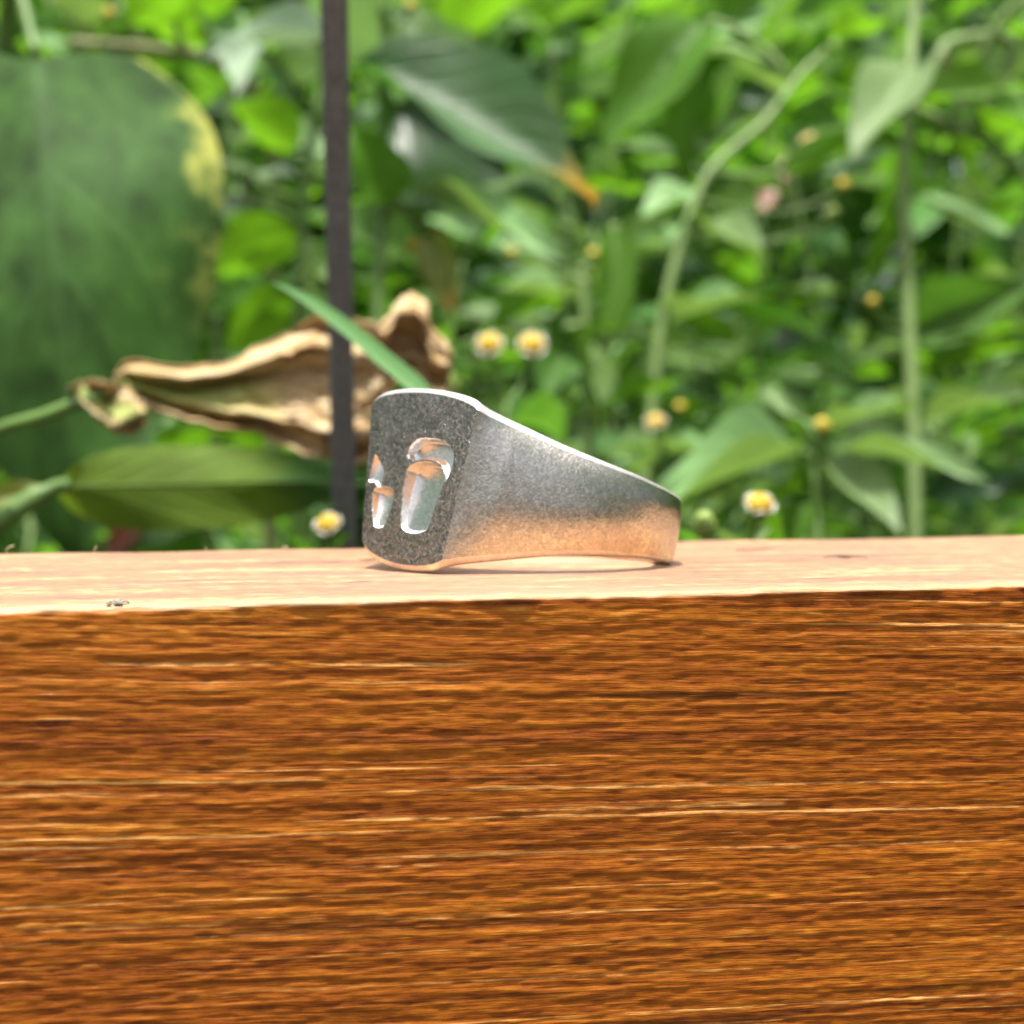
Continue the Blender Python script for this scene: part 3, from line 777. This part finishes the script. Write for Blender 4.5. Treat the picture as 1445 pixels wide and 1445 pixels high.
# ================================================================== dry curled leaf
def dry_mat():
    t = NT('dry_leaf'); uv = t.n('ShaderNodeUVMap').outputs[0]
    sep = t.n('ShaderNodeSeparateXYZ'); t.l(uv, sep.inputs[0]); u, v = sep.outputs[0], sep.outputs[1]
    n1 = t.noise(t.mapping(uv, (4, 16, 1)), 1, 5, 0.6); n2 = t.noise(t.mapping(uv, (12, 14, 1), loc=(3, 2, 0)), 1, 4)
    c = t.ramp(n1, [(0.33, (0.16, 0.075, 0.022)), (0.42, (0.42, 0.26, 0.10)), (0.51, (0.60, 0.44, 0.23)), (0.63, (0.70, 0.58, 0.38))])
    g = t.math('MULTIPLY', t.math('MULTIPLY', t.math('SUBTRACT', 0.55, t.math('ADD', u, t.math('MULTIPLY', t.math('SUBTRACT', n2, 0.5), 0.5))), 5.0, True),
               t.math('SUBTRACT', 1.0, t.math('MULTIPLY', t.math('ABSOLUTE', t.math('SUBTRACT', v, 0.55)), 2.6), True))
    c = t.mix(g, c, (0.46, 0.56, 0.16))
    b = t.bsdf(Base_Color=c, Roughness=0.62); b.inputs['Specular IOR Level'].default_value = 0.35
    t.l(t.bump(n1, 0.8, 0.001), b.inputs['Normal'])
    tr = t.n('ShaderNodeBsdfTranslucent'); t.l(c, tr.inputs[0])
    mx = t.n('ShaderNodeMixShader'); mx.inputs[0].default_value = 0.22
    t.l(b.outputs[0], mx.inputs[1]); t.l(tr.outputs[0], mx.inputs[2])
    return t.done(mx.outputs[0])
M['dry'] = dry_mat()

def interp_px(pts, s):
    """pts: list of (px, py); s in 0..1 by index"""
    v = spline([Vector((p[0], p[1], 0)) for p in pts], 101)
    return v[int(round(s * 100))]

def sheet(name, top, bot, d, folds, amp, seed, mat, parent, nu=44, nv=22, dslope=0.0, uvo=(0, 1)):
    V, UV = [], []
    tp = spline([Vector((p[0], p[1], 0)) for p in top], nu + 1); bt = spline([Vector((p[0], p[1], 0)) for p in bot], nu + 1)
    for i in range(nu + 1):
        u = i / nu
        for j in range(nv + 1):
            v = j / nv; p = tp[i].lerp(bt[i], v)
            ph = v * folds + 0.35 * math.sin(u * 3.1 + seed) * (v - 0.3) + 0.5 * float(vnoise(np.array(u * 2.3 + seed), np.array(v * 2.6), seed + 9))
            z = amp * (4 * abs(ph % 1.0 - 0.5) - 1) * (0.45 + 0.55 * math.sin(math.pi * min(1, u + 0.12)))
            z += amp * 0.5 * float(vnoise(np.array(u * 6.0 + v * 3), np.array(v * 6.0 + seed), seed)) + amp * 0.35 * abs(float(vnoise(np.array(u * 15.0 - v * 6), np.array(v * 13.0 + seed), seed + 2))) + amp * 0.12 * float(vnoise(np.array(u * 40.0), np.array(v * 30.0), seed + 3))
            V.append(at(p.x, p.y + 3.0 * float(vnoise(np.array(u * 9.0 + 3), np.array(v * 2.0), seed + 5)) + 4.0 * float(vnoise(np.array(u * 26.0 + 3), np.array(v * 3.0), seed + 6)), d + dslope * u + z)); UV.append((uvo[0] + u * (uvo[1] - uvo[0]), v))
    me = mesh(name, V, grid_faces(nu + 1, nv + 1))
    ul = me.uv_layers.new(name='UVMap')
    for l in me.loops: ul.data[l.index].uv = UV[l.vertex_index]
    o = link_mesh(name, me, parent, mat)
    so_ = o.modifiers.new('thickness', 'SOLIDIFY'); so_.thickness = 0.00015
    return o

def dry_leaf():
    root = empty('withered_leaf', at(300, 600, 285))
    tag(root, 'crumpled dry tan leaf with a green streaked end curled behind the metal rod', 'dead leaf')
    sheet('blade', [(160, 530), (176, 508), (250, 517), (330, 503), (400, 474), (440, 448), (475, 446), (520, 452), (545, 470)],
          [(165, 548), (200, 575), (255, 590), (320, 603), (385, 622), (430, 640), (475, 652), (515, 648), (540, 600)], 281, 2.7, 2.7, 3, M['dry'], root, nu=90, nv=60)
    sheet('curled_edge', [(496, 470), (520, 462), (545, 448), (560, 424), (580, 416), (600, 428), (608, 462), (628, 478), (640, 500)],
          [(500, 640), (520, 610), (545, 570), (560, 540), (580, 545), (598, 555), (612, 560), (626, 560), (634, 530)], 284, 1.8, 3.6, 8, M['dry'], root, nu=60, nv=44, uvo=(0.6, 1.3))
    sheet('tip_fold', [(96, 545), (118, 534), (150, 534), (180, 548), (206, 575)], [(100, 556), (125, 580), (158, 606), (185, 614), (208, 596)], 276, 0.6, 3.0, 12, M['dry'], root, nu=26, nv=14, uvo=(0.0, 0.45))
    b = MB(); b.tube(spline([at(-60, 640, 282), at(0, 606, 280), at(60, 588, 278), at(112, 568, 277), at(150, 556, 277)], 24), [0.0010] * 18 + [0.0008] * 6, 8)
    b.build('leaf_stalk', M['stem'], root)
dry_leaf()

# ================================================================== broad dark leaf, left
def broad():
    root = empty('broad_leaf_plant', Vector((-0.14, 0.34, GZ)))
    tag(root, 'large dark green heart shaped leaf with a yellow margin left of the metal rod', 'plant')
    base = at(50, 82, 456); tip = at(85, 600, 390)
    me = leaf_mesh('leaf', M['big'], 'heart', droop=0.42, fold=-0.10, wave=0.04, seed=5, nu=30, nv=20, curl=0.15)
    o = bpy.data.objects.new('leaf', me); col.objects.link(o); o.parent = root
    o.matrix_parent_inverse = Matrix.Translation(-root.location)
    o.matrix_basis = leaf_matrix(base, tip, 500 * 440 / FPX * MM, (0.12, -1, 0.46))
    b = MB(); foot = root.location + Vector((0, 0, -0.01))
    b.tube(spline([foot, Vector((-0.16, 0.36, -0.25)), Vector((-0.13, 0.34, 0.03)), at(20, -20, 475), base + Vector((0, 0.0012, 0.001))], 40), [0.0022] * 30 + [0.0014] * 10, 9)
    b.build('leaf_stalk', M['stem'], root)
    # lower leaf, yellow-green to dark
    lr = empty('low_leaf_plant', Vector((-0.13, 0.19, GZ)))
    tag(lr, 'long low green leaf lying beneath the crumpled dry leaf', 'plant')
    me = leaf_mesh('leaf', M['low'], 'ovate', droop=0.05, fold=-0.10, wave=0.035, seed=2, nu=20, nv=10)
    o = bpy.data.objects.new('leaf', me); col.objects.link(o); o.parent = lr
    o.matrix_parent_inverse = Matrix.Translation(-lr.location)
    bs = at(78, 688, 286); o.matrix_basis = leaf_matrix(bs, at(540, 672, 308), 132 * 296 / FPX * MM, (0.05, -1, 0.25))
    b = MB(); b.tube(spline([lr.location + Vector((0, 0, -0.01)), Vector((-0.12, 0.16, -0.2)), at(-120, 830, 283), at(0, 735, 284), bs, bs + Vector((0.002, 0, 0.0004))], 40), [0.0016] * 30 + [0.0011] * 10, 8)
    b.build('leaf_stalk', M['stem'], lr)
    me = leaf_mesh('leaf', M['yellowing'], 'lance', droop=0.1, fold=0.3, wave=0.03, seed=8)
    o = bpy.data.objects.new('leaf', me); col.objects.link(o); o.parent = lr
    o.matrix_parent_inverse = Matrix.Translation(-lr.location)
    o.matrix_basis = leaf_matrix(at(-30, 718, 286), at(78, 682, 288), 42 * 287 / FPX * MM, (0, -1, 0.6))
    o['label'] = 'small yellowing leaf'
broad()

# grass blade crossing in front of the rod
def blade():
    a, b = at(640, 640, 212), at(385, 398, 246)
    root = empty('grass_blade', (a.x, a.y, GZ)); tag(root, 'single flat green grass blade slanting across the metal rod', 'grass blade')
    mid = [at(640, 640, 212), at(600, 560, 218), at(540, 505, 226), at(470, 448, 236), at(420, 415, 242), at(384, 398, 246)]
    wd = [26, 26, 25, 22, 13, 1]
    sp = spline(mid, 26); V = []
    for i, p in enumerate(sp):
        s = i / 25 * 5; k = min(int(s), 4); wv = (wd[k] + (wd[k + 1] - wd[k]) * (s - k)) * 230 / FPX * MM
        t = (sp[min(i + 1, 25)] - sp[max(i - 1, 0)]).normalized(); n = Vector((0, -1, 0.35)); n = (n - t * n.dot(t)).normalized(); sd_ = n.cross(t)
        for j in (-1, -0.5, 0, 0.5, 1): V.append(p + sd_ * wv * 0.5 * j + n * (abs(j) * wv * 0.12))
    me = mesh('blade', V, grid_faces(26, 5)); ul = me.uv_layers.new(name='UVMap')
    for l in me.loops: ul.data[l.index].uv = (l.vertex_index // 5 / 25, (l.vertex_index % 5) / 4)
    o = link_mesh('blade', me, root, M['grassb'])
    m = MB(); m.tube(spline([Vector((a.x + .01, a.y + .02, GZ - .01)), Vector((a.x + .012, a.y + .01, -0.2)), a], 20), [0.0012] * 16 + [0.0009] * 4, 7); m.build('stem', M['stem'], root)
M['grassb'] = leaf_mat('grass_blade', (0.10, 0.24, 0.07), (0.18, 0.42, 0.08), trans=0.35, vein=0.15, veins=0.0, patch=0.15)
blade()

# ================================================================== flowering weeds behind the ring
W = 'flowering weed'
plant('flowering_weed', 'weed with two white petalled yellow flowers side by side above the ring', W,
      [(700, 800, 300), (712, 640, 302), (716, 570, 303)], 0.0011, 0.0007,
      leaves=[('mid', 'ovate', (705, 640, 303), (640, 585, 312), 50, UPF), ('mid', 'ovate', (715, 600, 304), (800, 590, 318), 60, UPF), ('dark', 'ovate', (712, 660, 305), (800, 700, 300), 70, CAMF)],
      flowers=[((691, 487, 301), (-0.15, -1, 0.75), 1.0, 'open'), ((751, 488, 303), (0.1, -1, 0.75), 1.05, 'open')])
plant('flowering_weed', 'weed bearing one pale green bud beside the dry leaf above the ring', W,
      [(640, 800, 292), (650, 650, 294), (640, 590, 295)], 0.001, 0.0006,
      leaves=[('dark', 'ovate', (650, 650, 296), (720, 610, 306), 55, CAMF)],
      flowers=[((630, 539, 295), (-0.1, -0.5, 1), 1.15, 'bud')])
plant('flowering_weed', 'low weed with one white and yellow flower at the foot of the metal rod', W,
      [(455, 860, 255), (462, 790, 256)], 0.001, 0.0006,
      leaves=[('mid', 'lance', (458, 790, 257), (400, 760, 262), 24, UPF), ('mid', 'lance', (460, 785, 257), (500, 745, 262), 22, CAMF)],
      flowers=[((463, 741, 256), (-0.3, -0.8, 0.9), 0.85, 'open')])
plant('flowering_weed', 'weed with a flower and a bud just over the rail beyond the thin ring end', W,
      [(1040, 880, 250), (1045, 800, 252), (1040, 770, 253)], 0.0011, 0.0006,
      leaves=[('pale', 'lance', (1045, 790, 254), (1020, 745, 250), 20, CAMF), ('pale', 'lance', (1050, 785, 254), (1092, 722, 258), 20, CAMF), ('mid', 'lance', (1000, 800, 256), (962, 742, 250), 24, CAMF),
              ('bright', 'lance', (1040, 790, 258), (1120, 770, 270), 30, UPF)],
      flowers=[((1072, 713, 252), (0.1, -0.75, 1), 0.95, 'open'), ((994, 736, 250), (-0.15, -0.6, 1), 0.95, 'bud')])
plant('flowering_weed', 'weed with a star of pale narrow leaves around one yellow flower', W,
      [(1150, 860, 318), (1155, 720, 320), (1150, 640, 322)], 0.0014, 0.0009,
      leaves=[('pale', 'lance', (1165, 608, 322), (1284, 556, 316), 42, UPF, 1), ('pale', 'lance', (1140, 600, 322), (1072, 540, 326), 30, CAMF, 2),
              ('pale', 'lance', (1168, 635, 320), (1392, 640, 312), 52, UPF, 0), ('pale', 'lance', (1130, 640, 322), (905, 690, 306), 84, UPF, 1),
              ('pale', 'ovate', (1160, 655, 322), (1275, 735, 312), 78, UPF, 3), ('mid', 'lance', (1150, 600, 324), (1185, 530, 330), 22, CAMF, 1),
              ('bright', 'ovate', (1140, 680, 324), (1040, 740, 316), 70, BKF, 2), ('bright', 'ovate', (1165, 690, 324), (1120, 770, 318), 70, BKF, 2)],
      flowers=[((1161, 600, 319), (0.1, -0.9, 0.6), 1.05, 'spent')])
plant('flowering_weed', 'weed carrying two small blurred yellow flowers to the right of the ring slope', W,
      [(930, 800, 325), (935, 680, 328), (935, 630, 330)], 0.001, 0.0007,
      leaves=[('pale', 'lance', (935, 650, 330), (860, 610, 320), 34, UPF), ('pale', 'lance', (930, 640, 330), (1000, 620, 322), 34, UPF), ('pale', 'lance', (935, 665, 330), (880, 650, 318), 30, UPF)],
      flowers=[((925, 596, 329), (-0.2, -0.8, 0.8), 0.8, 'open'), ((960, 574, 331), (0.1, -0.8, 0.8), 0.75, 'spent')])
# tall stems
plant('tall_weed', 'tall weed with a straight pale stem and a broad pale leaf at its top', 'weed',
      [(1292, 800, 345), (1290, 640, 347), (1283, 450, 350), (1276, 260, 353), (1282, 150, 356), (1290, 20, 360), (1300, -80, 362)], 0.0014, 0.0009, stem_mat='stem_pale',
      leaves=[('pale', 'ovate', (1302, 96, 356), (1203, 186, 344), 100, UPF, 0), ('bright', 'lance', (1284, 150, 358), (1450, 108, 352), 72, LIT, 1), ('bright', 'lance', (1278, 200, 356), (1080, 238, 350), 52, BKF, 2),
              ('mid', 'ovate', (1286, 470, 352), (1460, 395, 345), 92, CAMF, 3), ('bright', 'lance', (1284, 540, 350), (1460, 462, 346), 60, BKF, 0), ('bright', 'ovate', (1284, 330, 354), (1200, 400, 350), 70, BKF, 1),
              ('pale', 'lance', (1292, 600, 350), (1460, 545, 340), 36, UPF, 2), ('dark', 'lance', (1292, 700, 350), (1460, 660, 345), 60, CAMF, 2)],
      flowers=[((1231, 425, 346), (-0.3, -0.9, 0.5), 0.75, 'spent')])
plant('tall_weed', 'weed with an arching pale stem forking under large bright translucent leaves', 'weed',
      [(900, 800, 368), (918, 600, 370), (935, 450, 372), (965, 330, 374), (1000, 245, 376), (1080, 170, 380), (1135, 100, 384), (1180, 60, 388)], 0.0012, 0.0007, stem_mat='stem_pale',
      leaves=[('bright', 'ovate', (1000, 30, 384), (845, 190, 378), 118, LIT, 0), ('bright', 'ovate', (1005, 70, 386), (960, 240, 380), 100, LIT, 1), ('bright', 'ovate', (1020, 245, 378), (1045, 330, 376), 78, LIT, 2),
              ('pale', 'ovate', (1100, 130, 390), (985, 60, 384), 120, UPF, 2), ('pale', 'ovate', (1080, 165, 388), (985, 190, 380), 100, UPF, 1), ('bright', 'round', (1160, 120, 384), (1100, 125, 378), 62, BKF, 0),
              ('bright', 'lance', (1170, 60, 386), (1260, 20, 378), 60, BKF, 2), ('pale', 'ovate', (990, 270, 380), (905, 300, 374), 76, UPF, 2), ('pale', 'lance', (985, 290, 380), (940, 330, 372), 50, UPF, 1),
              ('pale', 'lance', (975, 320, 378), (1085, 345, 366), 56, UPF, 1), ('bright', 'lance', (945, 430, 374), (1170, 450, 362), 46, BKF, 3), ('pale', 'lance', (935, 460, 374), (1060, 400, 364), 50, UPF, 1)],
      flowers=[((1145, 204, 372), (0.2, -0.9, 0.6), 1.05, 'open'), ((1190, 260, 376), (0.2, -0.9, 0.6), 0.95, 'spent'), ((1175, 300, 372), (0.2, -0.9, 0.6), 0.85, 'bud')])
plant('tall_weed', 'weed stem beside the rod with a drooping leaf that ends in a yellow tip', 'weed',
      [(528, 800, 330), (532, 600, 332), (534, 420, 334), (538, 280, 336), (542, 120, 338), (545, -60, 340)], 0.0012, 0.0010,
      leaves=[('tip', 'ovate', (502, 98, 338), (846, 246, 330), 178, (0.15, -0.8, 0.75), 1), ('pale', 'lance', (562, 268, 336), (800, 322, 326), 62, UPF, 0), ('bright', 'ovate', (552, 290, 334), (500, 172, 332), 86, LIT, 1),
              ('dark', 'ovate', (560, 150, 350), (720, 250, 350), 150, CAMF, 2), ('yellowing', 'ovate', (600, 330, 344), (640, 440, 340), 60, CAMF, 2), ('mid', 'ovate', (540, 20, 342), (640, 90, 336), 80, UPF, 1)],
      flowers=[((580, 8, 338), (0.2, -0.9, 0.5), 0.8, 'spent'), ((582, 345, 338), (0.1, -0.9, 0.5), 0.95, 'spent')])
plant('tall_weed', 'weed with a short upright bright leaf and small ochre flower heads behind the ring', 'weed',
      [(835, 800, 352), (828, 600, 354), (826, 470, 356), (822, 390, 357)], 0.0013, 0.0009, stem_mat='stem_pale',
      leaves=[('bright', 'oblong', (870, 320, 358), (868, 448, 352), 52, LIT, 0), ('bright', 'lance', (800, 462, 356), (862, 588, 346), 44, BKF, 1), ('bright', 'lance', (850, 575, 350), (975, 530, 342), 34, BKF, 2),
              ('pale', 'ovate', (815, 420, 360), (700, 400, 352), 60, UPF, 2), ('mid', 'ovate', (815, 470, 360), (760, 560, 350), 70, CAMF, 1)],
      flowers=[((838, 358, 355), (0.2, -0.9, 0.6), 0.85, 'spent'), ((722, 356, 360), (-0.2, -0.9, 0.6), 0.75, 'spent'), ((741, 328, 361), (0.1, -0.9, 0.6), 0.8, 'spent')])
plant('tall_weed', 'weed with a pale three cornered leaf folded beside the top of the rod', 'weed',
      [(430, 800, 372), (420, 500, 374), (428, 300, 376), (446, 160, 378), (470, 40, 380), (480, -60, 380)], 0.0012, 0.0009,
      leaves=[('glint', 'heart', (448, 60, 370), (288, 56, 358), 62, LIT, 1), ('glint', 'lance', (352, 62, 360), (332, 118, 352), 60, LIT, 1), ('bright', 'ovate', (448, 56, 374), (410, 126, 372), 90, LIT, 2),
              ('glint', 'oblong', (362, 262, 372), (312, 208, 366), 38, UPF, 1), ('glint', 'oblong', (345, 272, 372), (404, 228, 366), 40, UPF, 2), ('glint', 'oblong', (372, 292, 372), (286, 300, 364), 36, UPF, 0),
              ('bright', 'ovate', (420, 210, 380), (330, 140, 380), 100, BKF, 3), ('bright', 'ovate', (425, 330, 380), (300, 380, 384), 110, BKF, 1), ('bright', 'ovate', (422, 420, 380), (320, 490, 384), 96, BKF, 2), ('pale', 'lance', (424, 388, 372), (480, 384, 366), 28, UPF, 0)])
plant('tall_weed', 'dull green leaf stalk with yellow bud reaching over the broad dark leaf', 'weed',
      [(380, 800, 400), (385, 400, 398), (370, 150, 392), (300, 85, 385), (200, 68, 380), (100, 60, 376)], 0.0013, 0.0010, stem_mat='stalk_brown',
      leaves=[('bright', 'ovate', (250, 40, 388), (330, -60, 384), 110, BKF, 1), ('bright', 'ovate', (190, 40, 386), (260, -30, 380), 90, BKF, 2), ('pale', 'ovate', (120, 40, 390), (90, -40, 384), 90, UPF, 2), ('pale', 'ovate', (290, 20, 390), (340, 60, 384), 70, UPF, 1)],
      flowers=[((154, 18, 372), (0, -1, 0.3), 0.85, 'spent')])
plant('climbing_weed', 'leaning weed stems crossing the upper corner above the pale leaf', 'weed',
      [(1480, 800, 420), (1500, 420, 420), (1440, 240, 418), (1330, 170, 416), (1230, 130, 414)], 0.0014, 0.0009, stem_mat='stem_pale',
      leaves=[('bright', 'ovate', (1380, 190, 418), (1460, 170, 410), 80, BKF, 1), ('bright', 'ovate', (1410, 60, 420), (1320, 110, 412), 50, UPF, 2), ('bright', 'ovate', (1340, 215, 418), (1410, 280, 410), 90, BKF, 2), ('dead', 'ovate', (1330, 80, 424), (1360, 116, 418), 60, UPF, 2)],
      branches=[([(1430, 60, 416), (1340, 60, 414), (1320, 90, 412)], 0.0012), ([(1420, 20, 414), (1480, -20, 412)], 0.001)],
      flowers=[((1382, 402, 410), (0, -1, 0.5), 0.7, 'spent')])
plant('dying_weed', 'weed with one dead pinkish brown leaf among the green stems', 'weed',
      [(1110, 800, 450), (1105, 500, 450), (1110, 330, 448), (1120, 240, 446)], 0.0011, 0.0008,
      leaves=[('dead', 'lance', (1170, 212, 444), (1085, 250, 440), 50, UPF, 1), ('dead', 'lance', (1100, 240, 446), (1075, 300, 440), 40, CAMF, 2), ('dark', 'ovate', (1110, 450, 450), (1160, 500, 448), 90, CAMF, 0), ('mid', 'ovate', (1110, 350, 450), (1190, 330, 440), 60, UPF, 2)])
plant('russet_seedling', 'small seedling with dark red leaves below the long low leaf', 'seedling',
      [(185, 880, 320), (188, 800, 321), (195, 730, 322)], 0.0009, 0.0006,
      leaves=[('russet', 'ovate', (196, 735, 320), (208, 685, 322), 34, CAMF, 1), ('russet', 'ovate', (192, 745, 320), (155, 800, 312), 42, CAMF, 2), ('mid', 'ovate', (190, 770, 321), (120, 730, 330), 90, UPF, 0), ('mid', 'ovate', (190, 770, 321), (260, 720, 330), 90, CAMF, 2)])

# ================================================================== filler weeds: one label, told apart only by place
KINDS = [('bright', 0.34), ('mid', 0.28), ('pale', 0.26), ('dark', 0.12)]
def pick():
    x = random.random()
    for k, p in KINDS:
        if x < p: return k
        x -= p
    return 'mid'
def filler(px, ptop, d, fine=False):
    d = far((0, 0, d))[2]
    root_pt = at(px, 800, d); base = Vector((root_pt.x, root_pt.y, GZ - 0.01))
    top = at(px + random.uniform(-90, 90), ptop, d + random.uniform(-20, 20))
    root = empty('leafy_weed' if not fine else 'wispy_weed', base)
    if fine: tag(root, 'wispy weed with a thin stem and small narrow leaves in the thicket', 'weed', 'wispy weeds in the thicket')
    else: tag(root, 'leafy green weed with broad leaves growing in the thicket behind the rail', 'weed', 'leafy weeds in the thicket')
    n = 60
    sp = spline([base, Vector((base.x, base.y, -0.2)), root_pt + Vector((random.uniform(-.004, .004), 0, 0)), root_pt.lerp(top, 0.5) + Vector((random.uniform(-.008, .008), random.uniform(-.006, .006), 0)), top], n)
    mb = MB(); r0 = (0.0010 if fine else 0.0020) * d / 600
    mb.tube(sp, [r0 * (1.1 - 0.6 * i / (n - 1)) for i in range(n)], 6)
    vis = [i for i in range(n) if sp[i].z > -0.05]
    step = max(2, len(vis) // (9 if fine else 6)); a = random.uniform(0, 6)
    for i in vis[::step]:
        a += 1.57 + random.uniform(-.5, .5)
        for s in (0, math.pi):
            if fine and random.random() < 0.2: continue
            L = (random.uniform(0.012, 0.026) if fine else random.uniform(0.020, 0.040)) * (d / 450)
            dirn = Vector((math.cos(a + s), math.sin(a + s) * 0.7, random.uniform(-0.35, 0.6))).normalized()
            b0 = sp[i] + dirn * 0.004
            mb.tube([sp[i], b0 + dirn * 0.001], r0 * 0.45, 5)
            kd = pick(); hint = Vector((random.uniform(-.4, .4), random.uniform(0.2, 0.9) if random.random() < 0.5 else -random.uniform(0.2, 1.0), random.uniform(0.3, 1.0)))
            sh = 'lance' if fine else random.choice(('ovate', 'lance', 'heart'))
            add_leaf(root, kd, sh, b0, b0 + dirn * L, L * (random.uniform(0.16, 0.34) if fine else random.uniform(0.3, 0.56)), hint)
    mb.build('stem', M[random.choice(('stem', 'stem_pale'))], root)
for px, ptop, d in ((660, 120, 470), (870, 330, 480), (1060, 380, 500), (1400, 330, 470), (1250, 90, 520), (700, -40, 540), (950, -40, 560), (1120, -60, 560), (300, 100, 480), (230, 430, 520), (330, 600, 440), (560, -50, 560), (140, -60, 520)):
    filler(px, ptop, d)
for px, ptop, d in ((600, 370, 380), (640, 480, 370), (770, 260, 400), (800, 520, 380), (890, 380, 400), (980, 470, 390), (1020, 560, 370), (1080, 420, 410), (1210, 420, 390), (1240, 560, 370), (1340, 540, 385), (1390, 620, 370), (1420, 300, 410),
                    (1180, 180, 430), (1330, 60, 440), (760, 60, 440), (860, -20, 450), (410, 250, 420), (290, 330, 430), (40, 660, 400), (1060, -20, 450)):
    filler(px, ptop, d, True)

# ================================================================== thicket: uncountable leaves further back
def thicket(name, label, n, gen, mats, seed):
    g = np.random.default_rng(seed)
    P, size = gen(g, n)
    nrm = g.normal(size=(n, 3)) * 0.55 + np.array([0, 0.15, 0.7]); nrm /= np.linalg.norm(nrm, axis=1)[:, None]
    d = g.normal(size=(n, 3)) + np.array([0, -0.3, -0.25]); d -= nrm * np.sum(d * nrm, 1)[:, None]; d /= np.linalg.norm(d, axis=1)[:, None]
    s = np.cross(nrm, d)
    outline = [(0, 0, 0), (0.3, 0.24, 0.05), (0.62, 0.22, 0.02), (1.0, 0, -0.12), (0.62, -0.22, 0.02), (0.3, -0.24, 0.05), (0.32, 0, -0.03), (0.64, 0, -0.05)]
    tri = [(0, 6, 1), (1, 6, 2), (6, 7, 2), (2, 7, 3), (0, 5, 6), (5, 4, 6), (6, 4, 7), (4, 3, 7)]
    o = np.array(outline)
    V = P[:, None, :] + size[:, None, None] * (o[None, :, 0:1] * d[:, None] + o[None, :, 1:2] * s[:, None] * (0.45 + 0.75 * g.random(n))[:, None, None] + o[None, :, 2:3] * nrm[:, None])
    F = (np.array(tri)[None] + (np.arange(n) * 8)[:, None, None]).reshape(-1, 3)
    me = np_mesh(name, V.reshape(-1, 3), F)
    for m_ in mats: me.materials.append(m_)
    mi = np.repeat(g.integers(0, len(mats), n), 8).astype(np.int32)
    me.polygons.foreach_set('material_index', mi)
    ob = link_mesh(name, me); tag(ob, label, 'foliage', kind='stuff'); return ob
tm = [simple_mat('thicket_bright', (0.090, 0.21, 0.020), 0.62, 0.35, 18, trans=0.5, spec=0.25, tk=(1.9, 2.0, 0.9)), simple_mat('thicket_mid', (0.068, 0.16, 0.025), 0.62, 0.35, 18, trans=0.45, spec=0.25, tk=(2.6, 2.5, 1.0)),
      simple_mat('thicket_pale', (0.13, 0.24, 0.10), 0.6, 0.25, 18, trans=0.3, spec=0.3, tk=(1.6, 1.6, 0.9)), simple_mat('thicket_deep', (0.024, 0.065, 0.014), 0.65, 0.4, 18, trans=0.4, spec=0.2, tk=(2.4, 2.4, 1.0))]
def gen_back(g, n):
    y = 0.95 + 1.4 * g.random(n) ** 1.2
    x = (g.random(n) * 2 - 1) * (0.35 + 0.75 * y)
    top = -0.02 + 0.36 * (y - 0.30) + 0.10 * vnoise(x * 6, y * 6, 77)
    z = GZ + (top - GZ) * g.random(n) ** 0.55
    return np.stack([x, y, z], -1), 0.030 + 0.065 * g.random(n)
thicket('undergrowth', 'dense blurred mass of green leaves filling the garden behind the rail', 17000, gen_back, tm, 5)
def gen_hedge(g, n):
    y = 1.9 + 0.5 * g.random(n); x = (g.random(n) * 2 - 1) * 2.6
    z = GZ + 1.9 * g.random(n) ** 0.8
    return np.stack([x, y, z], -1), 0.05 + 0.05 * g.random(n)
thicket('hedge', 'tall green hedge closing off the garden far behind the weeds', 9000, gen_hedge, tm, 6)
def gen_side(side):
    def gen(g, n):        # unseen shrubs added to darken and tint what the ring mirrors
        x = side * ((0.75 if side < 0 else 0.9) + 0.5 * g.random(n)); y = -1.3 + 2.9 * g.random(n)
        z = GZ + ((1.0 if side < 0 else 1.6) + 0.2 * vnoise(y * 3, x * 2, 5)) * g.random(n) ** 0.8
        return np.stack([x, y, z], -1), 0.05 + 0.05 * g.random(n)
    return gen
thicket('reflection_shrubs', 'unseen dark evergreen shrubs added at the rail end to darken the engraved face', 5500, gen_side(-1), [tm[3], tm[3], tm[1]], 8)
thicket('reflection_shrubs', 'unseen olive green shrubs added at the rail end to tint the band and block sky', 4500, gen_side(1), [simple_mat('shrub_olive', (0.15, 0.155, 0.04), 0.6, 0.4, 18, trans=0.3, spec=0.25), tm[1], tm[3], tm[3]], 9)
